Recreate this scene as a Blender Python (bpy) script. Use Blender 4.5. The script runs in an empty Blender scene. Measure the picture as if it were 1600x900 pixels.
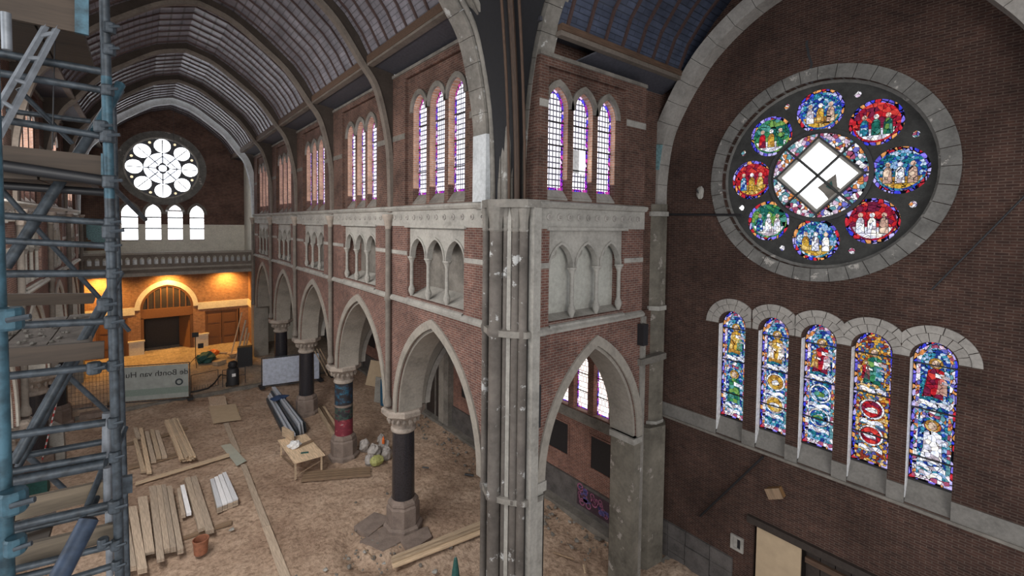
import bpy, bmesh, math, random
from mathutils import Vector, Matrix
from mathutils.geometry import tessellate_polygon
random.seed(7)
SC = bpy.context.scene
COL = SC.collection
PI = math.pi

# ------------------------------------------------------------------ camera
F_PX, YAW, ROLL, PITCH = 718.0, math.radians(38.85), math.radians(0.7), math.radians(2.2)
PPX, PPY = 800.0, 379.0
CAM = Vector((0, 0, 11.55))
fw = Vector((math.sin(YAW), math.cos(YAW), 0)); rt = Vector((math.cos(YAW), -math.sin(YAW), 0)); up = Vector((0, 0, 1))
fw, up = fw*math.cos(PITCH) - up*math.sin(PITCH), up*math.cos(PITCH) + fw*math.sin(PITCH)
rt, up = rt*math.cos(ROLL) + up*math.sin(ROLL), up*math.cos(ROLL) - rt*math.sin(ROLL)
cd = bpy.data.cameras.new('camera'); cam = bpy.data.objects.new('camera', cd); COL.objects.link(cam)
cd.sensor_fit = 'HORIZONTAL'; cd.sensor_width = 36; cd.lens = F_PX/1600*36
cd.shift_y = -(450-PPY)/1600; cd.clip_start = 0.05; cd.clip_end = 300
m3 = Matrix((rt, up, -fw)).transposed()
cam.matrix_world = Matrix.Translation(CAM) @ m3.to_4x4()
SC.camera = cam

def at(x, y, ax, v):
    """point of the place seen at a pixel, on the plane where coordinate ax equals v"""
    d = fw + rt*((x-PPX)/F_PX) - up*((y-PPY)/F_PX)
    return CAM + d*((v-CAM[ax])/d[ax])

# ------------------------------------------------------------------ world, exposure, lamps
SC.view_settings.view_transform = 'Standard'; SC.view_settings.look = 'None'
SC.view_settings.gamma = 1; SC.view_settings.exposure = 0.3; SC.view_settings.use_curve_mapping = False
w = bpy.data.worlds.new('world'); SC.world = w; w.use_nodes = True
bg = w.node_tree.nodes['Background']; bg.inputs[0].default_value = (0.93, 0.95, 1.0, 1); bg.inputs[1].default_value = 0.62

def area(name, loc, aim, size, power, col, sy=None):
    l = bpy.data.lights.new(name, 'AREA'); l.energy = power; l.color = col; l.shape = 'RECTANGLE'; l.size = size; l.size_y = sy or size
    o = bpy.data.objects.new(name, l); COL.objects.link(o); o.location = loc
    o.rotation_euler = (Vector(aim)-Vector(loc)).to_track_quat('-Z', 'Y').to_euler(); o['kind'] = 'helper'
    return o
# daylight of the big windows of the unseen choir and south transept
area('choir_daylight', (-1.5, -13, 13), (5, 20, 5), 9, 1500, (1, .97, .93), 9)
area('transept_daylight', (-11, 3, 13), (14, 6, 7), 7, 650, (.95, .97, 1), 9)

# daylight of the clerestory windows on the scaffold side, left of the frame
for y_ in (10.5, 13, 16.5, 19): area('clerestory_daylight', (-3.2, y_, 14.4), (4.5, y_+7, 0), 3.2, 420, (1, .97, .94), 3.2)

# ------------------------------------------------------------------ node helpers
class NT:
    def __init__(s, name):
        s.m = bpy.data.materials.new(name); s.m.use_nodes = True; s.t = s.m.node_tree; s.t.nodes.clear()
        s.out = s.n('ShaderNodeOutputMaterial')
    def n(s, t, **k):
        nd = s.t.nodes.new(t)
        for a, b in k.items():
            if a.startswith('i_'):
                key = a[2:]; key = int(key) if key.isdigit() else key.replace('_', ' ')
                nd.inputs[key].default_value = b
            else: setattr(nd, a, b)
        return nd
    def l(s, a, b): s.t.links.new(a, b)
    def ramp(s, fac, stops, interp='LINEAR'):
        r = s.n('ShaderNodeValToRGB'); r.color_ramp.interpolation = interp
        e = r.color_ramp.elements
        while len(e) < len(stops): e.new(0.5)
        for i, (p, c) in enumerate(stops):
            e[i].position = p; e[i].color = (c[0], c[1], c[2], 1)
        s.l(fac, r.inputs[0]); return r.outputs[0]
    def mix(s, f, a, b, mode='MIX'):
        x = s.n('ShaderNodeMix', data_type='RGBA', blend_type=mode)
        for i, v in ((0, f), (6, a), (7, b)):
            if isinstance(v, (int, float)): x.inputs[i].default_value = v
            elif isinstance(v, tuple): x.inputs[i].default_value = (v[0], v[1], v[2], 1)
            else: s.l(v, x.inputs[i])
        return x.outputs[2]
    def coords(s, kind='Object'): return s.n('ShaderNodeTexCoord').outputs[kind]
    def noise(s, vec, scale, detail=4, rough=.6):
        nd = s.n('ShaderNodeTexNoise', i_Scale=scale, i_Detail=detail, i_Roughness=rough)
        if vec is not None: s.l(vec, nd.inputs[0])
        return nd.outputs[0]
    def done(s, col, rough=.8, bump=None, bs=.3, bd=.02, metal=0, spec=None):
        p = s.n('ShaderNodeBsdfPrincipled'); p.inputs['Roughness'].default_value = rough; p.inputs['Metallic'].default_value = metal
        if spec is not None: p.inputs['Specular IOR Level'].default_value = spec
        if isinstance(col, tuple): p.inputs[0].default_value = (*col, 1)
        else: s.l(col, p.inputs[0])
        if bump is not None:
            b = s.n('ShaderNodeBump', i_Strength=bs, i_Distance=bd); s.l(bump, b.inputs['Height']); s.l(b.outputs[0], p.inputs['Normal'])
        s.l(p.outputs[0], s.out.inputs[0]); return s.m

def sc(c, k): return tuple(min(1, x*k) for x in c)

def mat_brick(name, c1, c2, mortar, bw=.225, rh=.07, dirt=.45, light=None):
    t = NT(name); co = t.coords()
    sx = t.n('ShaderNodeSeparateXYZ'); t.l(co, sx.inputs[0])
    ad = t.n('ShaderNodeMath', operation='ADD'); t.l(sx.outputs[0], ad.inputs[0]); t.l(sx.outputs[2], ad.inputs[1])
    cb = t.n('ShaderNodeCombineXYZ'); t.l(ad.outputs[0], cb.inputs[0]); t.l(sx.outputs[1], cb.inputs[1])
    b = t.n('ShaderNodeTexBrick', i_Scale=1.0); t.l(cb.outputs[0], b.inputs[0])
    b.inputs['Color1'].default_value = (*c1, 1); b.inputs['Color2'].default_value = (*c2, 1); b.inputs['Mortar'].default_value = (*mortar, 1)
    b.inputs['Mortar Size'].default_value = .009; b.inputs['Brick Width'].default_value = bw; b.inputs['Row Height'].default_value = rh
    n1 = t.noise(co, .55, 5); n2 = t.noise(co, 5, 4)
    d = t.ramp(n1, [(.3, sc((1, 1, 1), 1-dirt)), (.62, (1, 1, 1))])
    c = t.mix(1, b.outputs[0], d, 'MULTIPLY')
    d2 = t.ramp(n2, [(.3, (.7, .7, .72)), (.7, (1.15, 1.12, 1.1))])
    c = t.mix(1, c, d2, 'MULTIPLY')
    if light:
        m = t.ramp(t.noise(co, 1.3, 7, .7), [(.66, (0, 0, 0)), (.74, (1, 1, 1))])
        c = t.mix(m, c, light)
    return t.done(c, .9, b.outputs[1], -.5, .01, spec=.2)

def mat_stone(name, base, dark=.45, light=1.35, joints=None, patch=None, rough=.85, scale=1.2):
    t = NT(name); co = t.coords()
    n1 = t.noise(co, scale, 7, .65); n2 = t.noise(co, scale*9, 4)
    c = t.ramp(n1, [(.3, sc(base, dark)), (.5, base), (.72, sc(base, light))])
    c = t.mix(.35, c, t.ramp(n2, [(.3, sc(base, .55)), (.7, sc(base, 1.25))]))
    if patch:
        m = t.ramp(t.noise(co, 2.2, 6, .7), [(.60, (0, 0, 0)), (.64, (1, 1, 1))])
        c = t.mix(m, c, patch)
    return t.done(c, rough, n2, .25, .02, spec=.25)

def mat_plain(name, col, rough=.6, metal=0, var=.25, scale=12, bump=.1):
    t = NT(name); co = t.coords(); n = t.noise(co, scale, 4)
    c = t.ramp(n, [(.3, sc(col, 1-var)), (.7, sc(col, 1+var))])
    return t.done(c, rough, n, bump, .01, metal)

def mat_wood(name, col, axis=1, var=.35, rough=.7):
    t = NT(name); co = t.coords(); mp = t.n('ShaderNodeMapping'); s = [9, 9, 9]; s[axis] = .7; mp.inputs['Scale'].default_value = s
    t.l(co, mp.inputs[0]); n = t.noise(mp.outputs[0], 3, 5); oi = t.n('ShaderNodeObjectInfo')
    c = t.ramp(n, [(.3, sc(col, 1-var)), (.7, sc(col, 1+var))])
    c = t.mix(1, c, t.ramp(oi.outputs['Random'], [(0, (.72, .72, .72)), (1, (1.15, 1.12, 1.08))]), 'MULTIPLY')
    return t.done(c, rough, n, .15, .01)

def mat_emit(name, col, s):
    t = NT(name); e = t.n('ShaderNodeEmission', i_Strength=s); e.inputs[0].default_value = (*col, 1); t.l(e.outputs[0], t.out.inputs[0]); return t.m

def mat_glass(name, palette, scale, strength, lead=.05, stretch=(1, 1, 1)):
    """leaded glass lit by the daylight behind it"""
    t = NT(name); co = t.coords(); mp = t.n('ShaderNodeMapping'); mp.inputs['Scale'].default_value = stretch; t.l(co, mp.inputs[0])
    v = t.n('ShaderNodeTexVoronoi', i_Scale=scale, i_Randomness=.9); t.l(mp.outputs[0], v.inputs[0])
    v2 = t.n('ShaderNodeTexVoronoi', feature='DISTANCE_TO_EDGE', i_Scale=scale, i_Randomness=.9); t.l(mp.outputs[0], v2.inputs[0])
    sp = t.n('ShaderNodeSeparateColor'); t.l(v.outputs['Color'], sp.inputs[0])
    n = len(palette)
    c = t.ramp(sp.outputs[0], [(i/n, palette[i]) for i in range(n)], 'CONSTANT')
    sh = t.noise(co, scale*1.6, 3)
    c = t.mix(1, c, t.ramp(sh, [(.3, (.45, .45, .45)), (.65, (1.25, 1.25, 1.25))]), 'MULTIPLY')
    m = t.ramp(v2.outputs[0], [(lead*.8, (0, 0, 0)), (lead*1.3, (1, 1, 1))])
    c = t.mix(m, (.004, .004, .006), c)
    e = t.n('ShaderNodeEmission', i_Strength=strength); t.l(c, e.inputs[0]); t.l(e.outputs[0], t.out.inputs[0]); return t.m

def mat_quarry(name, c1, c2, strength, bw=.12, rh=.14, off=0.0, lead=.012):
    t = NT(name); co = t.coords(); b = t.n('ShaderNodeTexBrick', i_Scale=1.0, offset=off); t.l(co, b.inputs[0])
    b.inputs['Color1'].default_value = (*c1, 1); b.inputs['Color2'].default_value = (*c2, 1); b.inputs['Mortar'].default_value = (.05, .05, .06, 1)
    b.inputs['Mortar Size'].default_value = lead; b.inputs['Brick Width'].default_value = bw; b.inputs['Row Height'].default_value = rh; b.inputs['Mortar Smooth'].default_value = .0
    n = t.noise(co, 2.5, 3); c = t.mix(1, b.outputs[0], t.ramp(n, [(.3, (.75, .75, .8)), (.7, (1.1, 1.1, 1.1))]), 'MULTIPLY')
    e = t.n('ShaderNodeEmission', i_Strength=strength); t.l(c, e.inputs[0]); t.l(e.outputs[0], t.out.inputs[0]); return t.m

M = {}
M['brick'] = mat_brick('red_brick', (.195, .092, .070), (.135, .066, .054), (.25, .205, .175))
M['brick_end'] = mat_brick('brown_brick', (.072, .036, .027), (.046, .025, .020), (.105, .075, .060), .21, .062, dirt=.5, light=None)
M['brick_up'] = mat_brick('clerestory_brick', (.15, .075, .055), (.10, .053, .041), (.19, .145, .12), dirt=.55)
M['reveal'] = mat_brick('daylit_reveal_brick', (.62, .36, .23), (.50, .28, .18), (.6, .5, .42), dirt=.35)  # window reveals: daylight from the glass is put into the brick colour
M['brick_far'] = mat_brick('hall_brick', (.32, .15, .085), (.24, .11, .065), (.40, .30, .2), dirt=.15)
M['brick_aisle'] = mat_brick('aisle_brick', (.26, .12, .085), (.19, .09, .07), (.33, .24, .2), dirt=.5)
M['stone'] = mat_stone('grey_stone', (.315, .30, .27), .5, 1.3)
M['stone_pier'] = mat_stone('pier_stone', (.205, .19, .168), .42, 1.6, patch=(.40, .395, .375), scale=1.0)
M['pier_shaft'] = mat_stone('worn_shaft_stone', (.125, .11, .097), .5, 1.7, patch=(.42, .42, .41), scale=.8)
M['pier_dark'] = mat_stone('gap_shade_stone', (.035, .032, .03), .5, 1.6, scale=1)  # pier core: shade in the gaps between shafts painted as near-black stone
M['corner'] = mat_stone('damp_stained_stone', (.15, .135, .11), .35, 1.7, patch=(.30, .27, .24), scale=.9)
M['stone_dark'] = mat_stone('weathered_stone', (.17, .155, .135), .5, 1.7, scale=1.6)
M['stone_ring'] = mat_stone('rose_ring_stone', (.15, .145, .135), .5, 1.5, patch=(.36, .34, .31), scale=2)
M['stone_vouss'] = mat_stone('voussoir_stone', (.31, .29, .265), .6, 1.25, scale=1.5)
M['sill'] = mat_stone('dusty_sill_stone', (.175, .165, .15), .6, 1.3, scale=2)
M['plinth'] = mat_stone('plinth_stone', (.10, .09, .085), .4, 1.5, scale=2)
M['arch'] = mat_stone('arch_plaster', (.27, .245, .21), .6, 1.2)
M['shaft'] = mat_stone('brownish_shaft_stone', (.165, .145, .125), .6, 1.4)
M['white_stone'] = mat_stone('whitened_and_lit_stone', (.52, .54, .55), .6, 1.2)
M['pale_panel'] = mat_stone('pale_niche_plaster', (.40, .395, .355), .75, 1.15)
M['plaster'] = mat_stone('pale_plaster', (.62, .585, .50), .8, 1.1)
M['capital'] = mat_stone('capital_stone', (.30, .255, .215), .45, 1.4, scale=3)
M['base'] = mat_stone('base_stone', (.20, .155, .13), .5, 1.4, scale=2.5)
M['granite'] = mat_plain('dark_granite', (.022, .021, .025), .25, 0, .5, 30, .02)
M['rib'] = mat_stone('rib_plaster', (.15, .125, .105), .6, 1.3)
M['diaphragm'] = mat_stone('dark_rib_timber', (.042, .032, .026), .6, 1.5)
M['timber'] = mat_wood('ceiling_timber', (.085, .05, .032), 0)
M['batten'] = mat_plain('batten_paint', (.055, .030, .026), .6)
M['crossrib'] = mat_wood('crossing_rib_timber', (.06, .032, .018), 2)
M['black'] = mat_plain('black_iron', (.012, .012, .014), .5)
M['tracery'] = mat_stone('rose_tracery', (.045, .045, .043), .5, 1.5, scale=3)
M['far_tracery'] = mat_plain('far_rose_stonework', (.10, .105, .12), .7)
def mat_boards(name, c, across):
    t = NT(name); co = t.coords(); sx = t.n('ShaderNodeSeparateXYZ'); t.l(co, sx.inputs[0])
    cb = t.n('ShaderNodeCombineXYZ'); t.l(sx.outputs[across], cb.inputs[0]); t.l(sx.outputs[2], cb.inputs[1])
    b = t.n('ShaderNodeTexBrick', i_Scale=1.0); t.l(cb.outputs[0], b.inputs[0])
    b.inputs['Color1'].default_value = (*c, 1); b.inputs['Color2'].default_value = (*sc(c, .72), 1); b.inputs['Mortar'].default_value = (*sc(c, .4), 1)
    b.inputs['Mortar Size'].default_value = .012; b.inputs['Brick Width'].default_value = .75; b.inputs['Row Height'].default_value = .13
    n = t.noise(co, 1.7, 5); cc = t.mix(1, b.outputs[0], t.ramp(n, [(.3, (.6, .6, .62)), (.7, (1.35, 1.3, 1.3))]), 'MULTIPLY')
    return t.done(cc, .45, b.outputs[1], -.3, .01)
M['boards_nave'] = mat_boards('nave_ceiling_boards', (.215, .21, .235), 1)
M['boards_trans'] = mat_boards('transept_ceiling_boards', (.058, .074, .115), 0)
M['crossing'] = mat_plain('near_black_crossing_boards', (.007, .007, .009), .8)  # one even near-black tone over the whole crossing vault
M['soffit'] = mat_plain('eaves_boards', (.05, .05, .062), .6)
M['wood'] = mat_wood('new_timber', (.54, .41, .28), 1)
M['wood_grey'] = mat_wood('grey_board', (.42, .335, .255), 1)
M['wood_white'] = mat_wood('white_board', (.72, .73, .76), 1, .12)
M['wood_old'] = mat_wood('old_board', (.22, .15, .095), 1)
M['deck'] = mat_stone('dusty_deck', (.17, .145, .125), .35, 1.4, scale=6)
M['toe'] = mat_wood('toe_board', (.045, .031, .021), 0)
M['toe_light'] = mat_wood('sawn_toe_board', (.125, .098, .068), 0)
M['steel_navy'] = mat_plain('navy_steel', (.022, .035, .06), .5, .3, .5, 20, .1)
M['door'] = mat_wood('oak_door', (.17, .075, .03), 2)
M['door_dark'] = mat_plain('dark_door', (.03, .022, .018), .6)
M['steel'] = mat_plain('galvanised_steel', (.036, .045, .054), .5, .25, .6, 18, .1)
M['steel_blue'] = mat_plain('blue_painted_steel', (.032, .078, .105), .5, .3, .6, 14, .1)
M['alu'] = mat_plain('aluminium', (.19, .205, .225), .45, .3, .3)
M['alu_light'] = mat_plain('bright_aluminium', (.50, .54, .60), .4, .3, .15)
M['white'] = mat_plain('white_paint', (.7, .7, .7), .5)
M['bag'] = mat_plain('pale_sack', (.33, .30, .275), .7, 0, .35, 6, .4)
M['bag_green'] = mat_plain('yellow_green_sack', (.34, .34, .12), .7)
M['bluefoil'] = mat_plain('blue_insulation', (.02, .11, .2), .5)
M['navy_cloth'] = mat_plain('navy_cloth', (.015, .035, .09), .8)
M['sheet'] = mat_plain('pale_board', (.44, .335, .22), .7, 0, .08, 3, .02)
M['pale_sheet'] = mat_plain('pale_glassy_sheet', (.36, .38, .32), .35, 0, .1, 3, .02)
M['box_wood'] = mat_wood('box_wood', (.25, .13, .05), 1)
M['terracotta'] = mat_plain('terracotta', (.28, .11, .06), .7)
M['umb'] = mat_plain('green_canvas', (.015, .075, .065), .7)
M['orange'] = mat_plain('orange_plastic', (.75, .16, .03), .5)
M['tape_red'] = mat_plain('red_paint', (.5, .05, .05), .5)
M['rubber'] = mat_plain('black_rubber', (.015, .015, .017), .6)
M['teal'] = mat_plain('faded_teal_paint', (.17, .30, .32), .7, 0, .4)
M['lampglow'] = mat_emit('lamp_glow', (1, .6, .2), 20)
M['g_white'] = mat_quarry('clerestory_glass', (1, .95, .97), (.82, .78, .92), 1.9, .12, .15, 0.0, .02)
M['g_aisle'] = mat_quarry('aisle_glass', (1, .92, .85), (.85, .6, .5), 2, .16, .22, .5)
M['g_left'] = mat_quarry('bright_side_glass', (1, .98, .96), (.95, .92, .95), 6, .12, .15, 0.0, .012)
M['g_edge'] = mat_glass('glass_border', [(.12, .03, .5), (.45, .05, .3), (.08, .06, .7), (.7, .5, .8), (.3, .03, .45)], 9, 1.3, .06)
M['g_far'] = mat_emit('far_window_glass', (.93, .96, 1), 5)
M['g_far2'] = mat_quarry('far_rose_glass', (.93, .96, 1), (.8, .86, .95), 4, .35, .3, .5, .008)
M['g_clear'] = mat_emit('clear_glass_daylight', (.97, .985, 1), 3)
M['g_border'] = mat_glass('lancet_border_glass', [(.05, .06, .75), (.6, .03, .05), (.25, .2, .9), (.8, .35, .12), (.12, .1, .6), (.55, .5, .95)], 9, .85, .07, (1, .7, 1))
M['g_blue'] = mat_glass('blue_field_glass', [(.03, .09, .5), (.05, .3, .45), (.02, .05, .3), (.3, .5, .8), (.02, .18, .25), (.55, .7, .9)], 15, .85, .045)
M['g_amber'] = mat_glass('amber_field_glass', [(.6, .22, .03), (.1, .1, .35), (.8, .45, .08), (.3, .05, .03), (.85, .6, .3), (.08, .2, .3)], 15, .8, .045)
M['g_red'] = mat_glass('red_glass', [(.55, .02, .03), (.35, .015, .04), (.7, .06, .05), (.2, .02, .06)], 8, .8, .03)
M['g_green'] = mat_glass('green_glass', [(.05, .28, .12), (.1, .35, .3), (.2, .4, .1), (.02, .15, .12)], 8, .75, .03)
M['g_paint'] = mat_glass('painted_white_glass', [(.85, .85, .88), (.6, .6, .72), (.9, .86, .8), (.42, .36, .42), (.75, .8, .95)], 9, 1.1, .03)
M['g_skin'] = mat_glass('flesh_glass', [(.75, .5, .4), (.6, .38, .3), (.85, .65, .5)], 8, .8, .03)
M['g_gold'] = mat_glass('gold_glass', [(.7, .42, .06), (.5, .25, .05), (.85, .6, .2)], 9, .8, .03)
M['g_mixed'] = mat_glass('mixed_small_glass', [(.85, .82, .9), (.6, .45, .6), (.15, .15, .5), (.65, .25, .08), (.9, .88, .9), (.12, .3, .35), (.35, .08, .15)], 10, .95, .04)
M['graf'] = mat_glass('graffiti_paint', [(.5, .05, .2), (.1, .08, .35), (.35, .3, .4), (.6, .1, .25)], 5, 0, .05)

def sand_mat():
    t = NT('sand'); co = t.coords(); a = t.noise(co, .35, 5); b = t.noise(co, 6, 6, .7); c = t.noise(co, 2.4, 2)
    col = t.ramp(a, [(.30, (.31, .215, .155)), (.5, (.43, .315, .23)), (.70, (.54, .415, .315))])
    col = t.mix(1, col, t.ramp(b, [(.36, (.62, .58, .56)), (.56, (1.08, 1.06, 1.05))]), 'MULTIPLY')
    ad = t.n('ShaderNodeMath', operation='ADD'); t.l(b, ad.inputs[0]); t.l(c, ad.inputs[1])
    return t.done(col, .95, ad.outputs[0], .85, .11, spec=.1)
M['sand'] = sand_mat()
M['tilefloor'] = mat_brick('hall_floor_tiles', (.42, .34, .26), (.36, .29, .22), (.25, .2, .16), .4, .4, .3)

# ------------------------------------------------------------------ mesh helpers
class MB:
    def __init__(s): s.v = []; s.f = []; s.mi = []; s.k = 0
    def add(s, vs, fs):
        o = len(s.v); s.v += [tuple(p) for p in vs]; s.f += [tuple(i+o for i in f) for f in fs]; s.mi += [s.k]*len(fs); return s
    def box(s, x0, x1, y0, y1, z0, z1, M_=None):
        vs = [(x0, y0, z0), (x1, y0, z0), (x1, y1, z0), (x0, y1, z0), (x0, y0, z1), (x1, y0, z1), (x1, y1, z1), (x0, y1, z1)]
        if M_: vs = [M_ @ Vector(p) for p in vs]
        return s.add(vs, [(0, 3, 2, 1), (4, 5, 6, 7), (0, 1, 5, 4), (1, 2, 6, 5), (2, 3, 7, 6), (3, 0, 4, 7)])
    def prism(s, poly, z0, z1, holes=()):
        """poly in the XY plane, thickness along Z, with holes"""
        loops = [list(poly)]+[list(h) for h in holes]
        tri = tessellate_polygon([[Vector((p[0], p[1], 0)) for p in lp] for lp in loops])
        flat = [p for lp in loops for p in lp]; n = len(flat)
        vs = [(p[0], p[1], z0) for p in flat]+[(p[0], p[1], z1) for p in flat]
        fs = []
        for a, b, c in tri:
            A, B, C_ = flat[a], flat[b], flat[c]
            cr = (B[0]-A[0])*(C_[1]-A[1])-(B[1]-A[1])*(C_[0]-A[0])
            if cr < 0: b, c = c, b
            fs.append((a+n, b+n, c+n)); fs.append((a, c, b))
        o = 0
        for k, lp in enumerate(loops):
            L = len(lp); ar = sum(lp[i][0]*lp[(i+1) % L][1]-lp[(i+1) % L][0]*lp[i][1] for i in range(L))
            fl = (ar > 0) == (k == 0)
            for i in range(L):
                a, b = o+i, o+(i+1) % L
                fs.append((a, b, b+n, a+n) if fl else (b, a, a+n, b+n))
            o += L
        return s.add(vs, fs)
    def band(s, inner, outer, z0, z1):
        """strip between two open polylines of equal length"""
        n = len(inner); vs = []
        for p, q in zip(inner, outer): vs += [(p[0], p[1], z0), (q[0], q[1], z0), (q[0], q[1], z1), (p[0], p[1], z1)]
        fs = []
        for i in range(n-1):
            a, b = 4*i, 4*i+4
            for j in range(4): k = (j+1) % 4; fs.append((a+j, a+k, b+k, b+j))
        fs += [(0, 3, 2, 1), (4*n-4, 4*n-3, 4*n-2, 4*n-1)]
        return s.add(vs, fs)
    def tube(s, p, q, r, n=10, r2=None, caps=True):
        p, q = Vector(p), Vector(q); d = (q-p); d.normalize()
        a = d.cross(Vector((0, 0, 1)) if abs(d.z) < .9 else Vector((1, 0, 0))); a.normalize(); b = d.cross(a); r2 = r if r2 is None else r2
        vs = [p+(a*math.cos(t)+b*math.sin(t))*r for t in [2*PI*i/n for i in range(n)]]+[q+(a*math.cos(t)+b*math.sin(t))*r2 for t in [2*PI*i/n for i in range(n)]]
        fs = [(i, (i+1) % n, n+(i+1) % n, n+i) for i in range(n)]
        if caps: fs += [tuple(reversed(range(n))), tuple(range(n, 2*n))]
        return s.add(vs, fs)
    def lathe(s, prof, n=20, c=(0, 0), axis='z', rot=0):
        vs = []; fs = []
        for r, z in prof:
            for i in range(n):
                t = 2*PI*i/n+rot; x, y = c[0]+r*math.cos(t), c[1]+r*math.sin(t)
                vs.append((x, y, z) if axis == 'z' else (x, z, y))
        for j in range(len(prof)-1):
            for i in range(n):
                a, b = j*n+i, j*n+(i+1) % n; f = (a, b, b+n, a+n)
                fs.append(f if axis == 'z' else f[::-1])
        f0, f1 = tuple(range(n)), tuple(range((len(prof)-1)*n, len(prof)*n))
        fs += [f0[::-1], f1] if axis == 'z' else [f0, f1[::-1]]
        return s.add(vs, fs)
    def path(s, pts, r, n=8):
        for a, b in zip(pts[:-1], pts[1:]): s.tube(a, b, r, n)
        return s
    def blob(s, c, rx, ry, rz, seed=0, n=10, m=7, j=.15):
        rnd = random.Random(seed); vs = []; fs = []
        for k in range(m+1):
            ph = PI*k/m
            for i in range(n):
                t = 2*PI*i/n; q = 1+rnd.uniform(-j, j)
                if k in (0, m): q = 1
                vs.append((c[0]+rx*q*math.sin(ph)*math.cos(t), c[1]+ry*q*math.sin(ph)*math.sin(t), c[2]-rz*q*math.cos(ph)))
        for k in range(m):
            for i in range(n): a, b = k*n+i, k*n+(i+1) % n; fs.append((a, b, b+n, a+n))
        return s.add(vs, fs)
    def mesh(s, name, mats, smooth=False):
        me = bpy.data.meshes.new(name); me.from_pydata(s.v, [], s.f)
        for m_ in (mats if isinstance(mats, (list, tuple)) else [mats]): me.materials.append(m_)
        if any(s.mi): me.polygons.foreach_set('material_index', s.mi)
        if smooth: me.polygons.foreach_set('use_smooth', [True]*len(me.polygons)); me.set_sharp_from_angle(angle=math.radians(40))
        return me

def obj(name, me, parent=None, mw=None, **props):
    o = bpy.data.objects.new(name, me); COL.objects.link(o)
    if parent: o.parent = parent
    if mw is not None: o.matrix_local = mw
    for k, v in props.items(): o[k] = v
    return o
def put(name, mb, mats, parent=None, mw=None, smooth=False, **props): return obj(name, mb.mesh(name, mats, smooth), parent, mw, **props)
def thing(name, label, cat, mw=None, group=None, kind=None):
    o = obj(name, None, None, mw); o.empty_display_size = .1
    if label: o['label'] = label
    if cat: o['category'] = cat
    if group: o['group'] = group
    if kind: o['kind'] = kind
    return o
def tag(o, label, cat, group=None, kind=None):
    o['label'] = label; o['category'] = cat
    if group: o['group'] = group
    if kind: o['kind'] = kind
    return o
def T(x, y, z): return Matrix.Translation((x, y, z))
def frame(origin, kind):
    """wall frames: x along the wall, y up, z out of the wall towards the room"""
    cols = {'-X': ((0, -1, 0), (0, 0, 1), (-1, 0, 0)), '-Y': ((1, 0, 0), (0, 0, 1), (0, -1, 0)), '+X': ((0, 1, 0), (0, 0, 1), (1, 0, 0))}[kind]
    m = Matrix(cols).transposed().to_4x4(); m.translation = origin; return m

def parch(hw, vs, va, n=10, cu=0):
    """pointed arch from (-hw,vs) over the apex (0,va) to (hw,vs)"""
    h = va-vs
    if h <= hw*1.001: # round or segmental: semi-ellipse
        return [(cu-hw*math.cos(PI*i/(2*n)), vs+h*math.sin(PI*i/(2*n))) for i in range(2*n+1)]
    R = (hw*hw+h*h)/(2*hw); a = math.acos((R-hw)/R)
    L = [(cu-hw+R-R*math.cos(a*i/n), vs+R*math.sin(a*i/n)) for i in range(n+1)]
    return L+[(2*cu-x, y) for x, y in reversed(L[:-1])]
def circ(c, r, n=48, a0=0): return [(c[0]+r*math.cos(a0+2*PI*i/n), c[1]+r*math.sin(a0+2*PI*i/n)) for i in range(n)]
def smooth_curve(pts, n=6):
    """Catmull-Rom through the points"""
    out = []
    P = [pts[0]]+list(pts)+[pts[-1]]
    for i in range(1, len(P)-2):
        for k in range(n):
            t = k/n; r = []
            for d in range(2):
                a, b, c, e = P[i-1][d], P[i][d], P[i+1][d], P[i+2][d]
                r.append(.5*(2*b+(c-a)*t+(2*a-5*b+4*c-e)*t*t+(-a+3*b-3*c+e)*t**3))
            out.append(tuple(r))
    out.append(tuple(pts[-1])); return out
def offset(pts, d):
    out = []
    for i, p in enumerate(pts):
        a = pts[max(0, i-1)]; b = pts[min(len(pts)-1, i+1)]; dx, dy = b[0]-a[0], b[1]-a[1]; L = math.hypot(dx, dy) or 1
        out.append((p[0]-dy/L*d, p[1]+dx/L*d))
    return out
def cut(pts, step):
    """resample a polyline at equal arc lengths"""
    d = [0]
    for a, b in zip(pts[:-1], pts[1:]): d.append(d[-1]+math.hypot(b[0]-a[0], b[1]-a[1]))
    n = max(1, round(d[-1]/step)); out = []; j = 0
    for k in range(n+1):
        t = d[-1]*k/n
        while j < len(d)-2 and d[j+1] < t: j += 1
        q = (t-d[j])/max(1e-9, d[j+1]-d[j]); out.append((pts[j][0]+(pts[j+1][0]-pts[j][0])*q, pts[j][1]+(pts[j+1][1]-pts[j][1])*q))
    return out

NX, LX, TY, EX, FY = 7.15, -3.35, 8.5, 14.0, 47.5
CX, CY = 1.9, 4.55
# ------------------------------------------------------------------ floor
def terrain():
    import mathutils.noise as mn
    nx, ny = 190, 260; x0, x1, y0, y1 = -10.2, 14.2, 2.0, 36.2; vs = []; fs = []
    for j in range(ny+1):
        for i in range(nx+1):
            x, y = x0+(x1-x0)*i/nx, y0+(y1-y0)*j/ny
            z = .10*mn.noise((x*.35, y*.35, 0))+.055*mn.noise((x*1.7, y*1.7, 3))+.035*mn.noise((x*4.5, y*4.5, 7))-.03
            d = math.hypot(x-6.75, y-15.6)                      # dug pit round the first column
            if d < 2.2: z -= .22*max(0, 1-abs(d-1.25)/.55)
            if x > 12.4: z += .25*(x-12.4)*(.6+.5*mn.noise((x, y*1.3, 1)))
            vs.append((x, y, z))
    for j in range(ny):
        for i in range(nx): a = j*(nx+1)+i; fs.append((a, a+1, a+nx+2, a+nx+1))
    mb = MB(); mb.add(vs, fs); return mb
fl = put('floor', terrain(), M['sand'], smooth=True, kind='structure')
def flat_frame(z): return T(0, 0, z)
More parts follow.
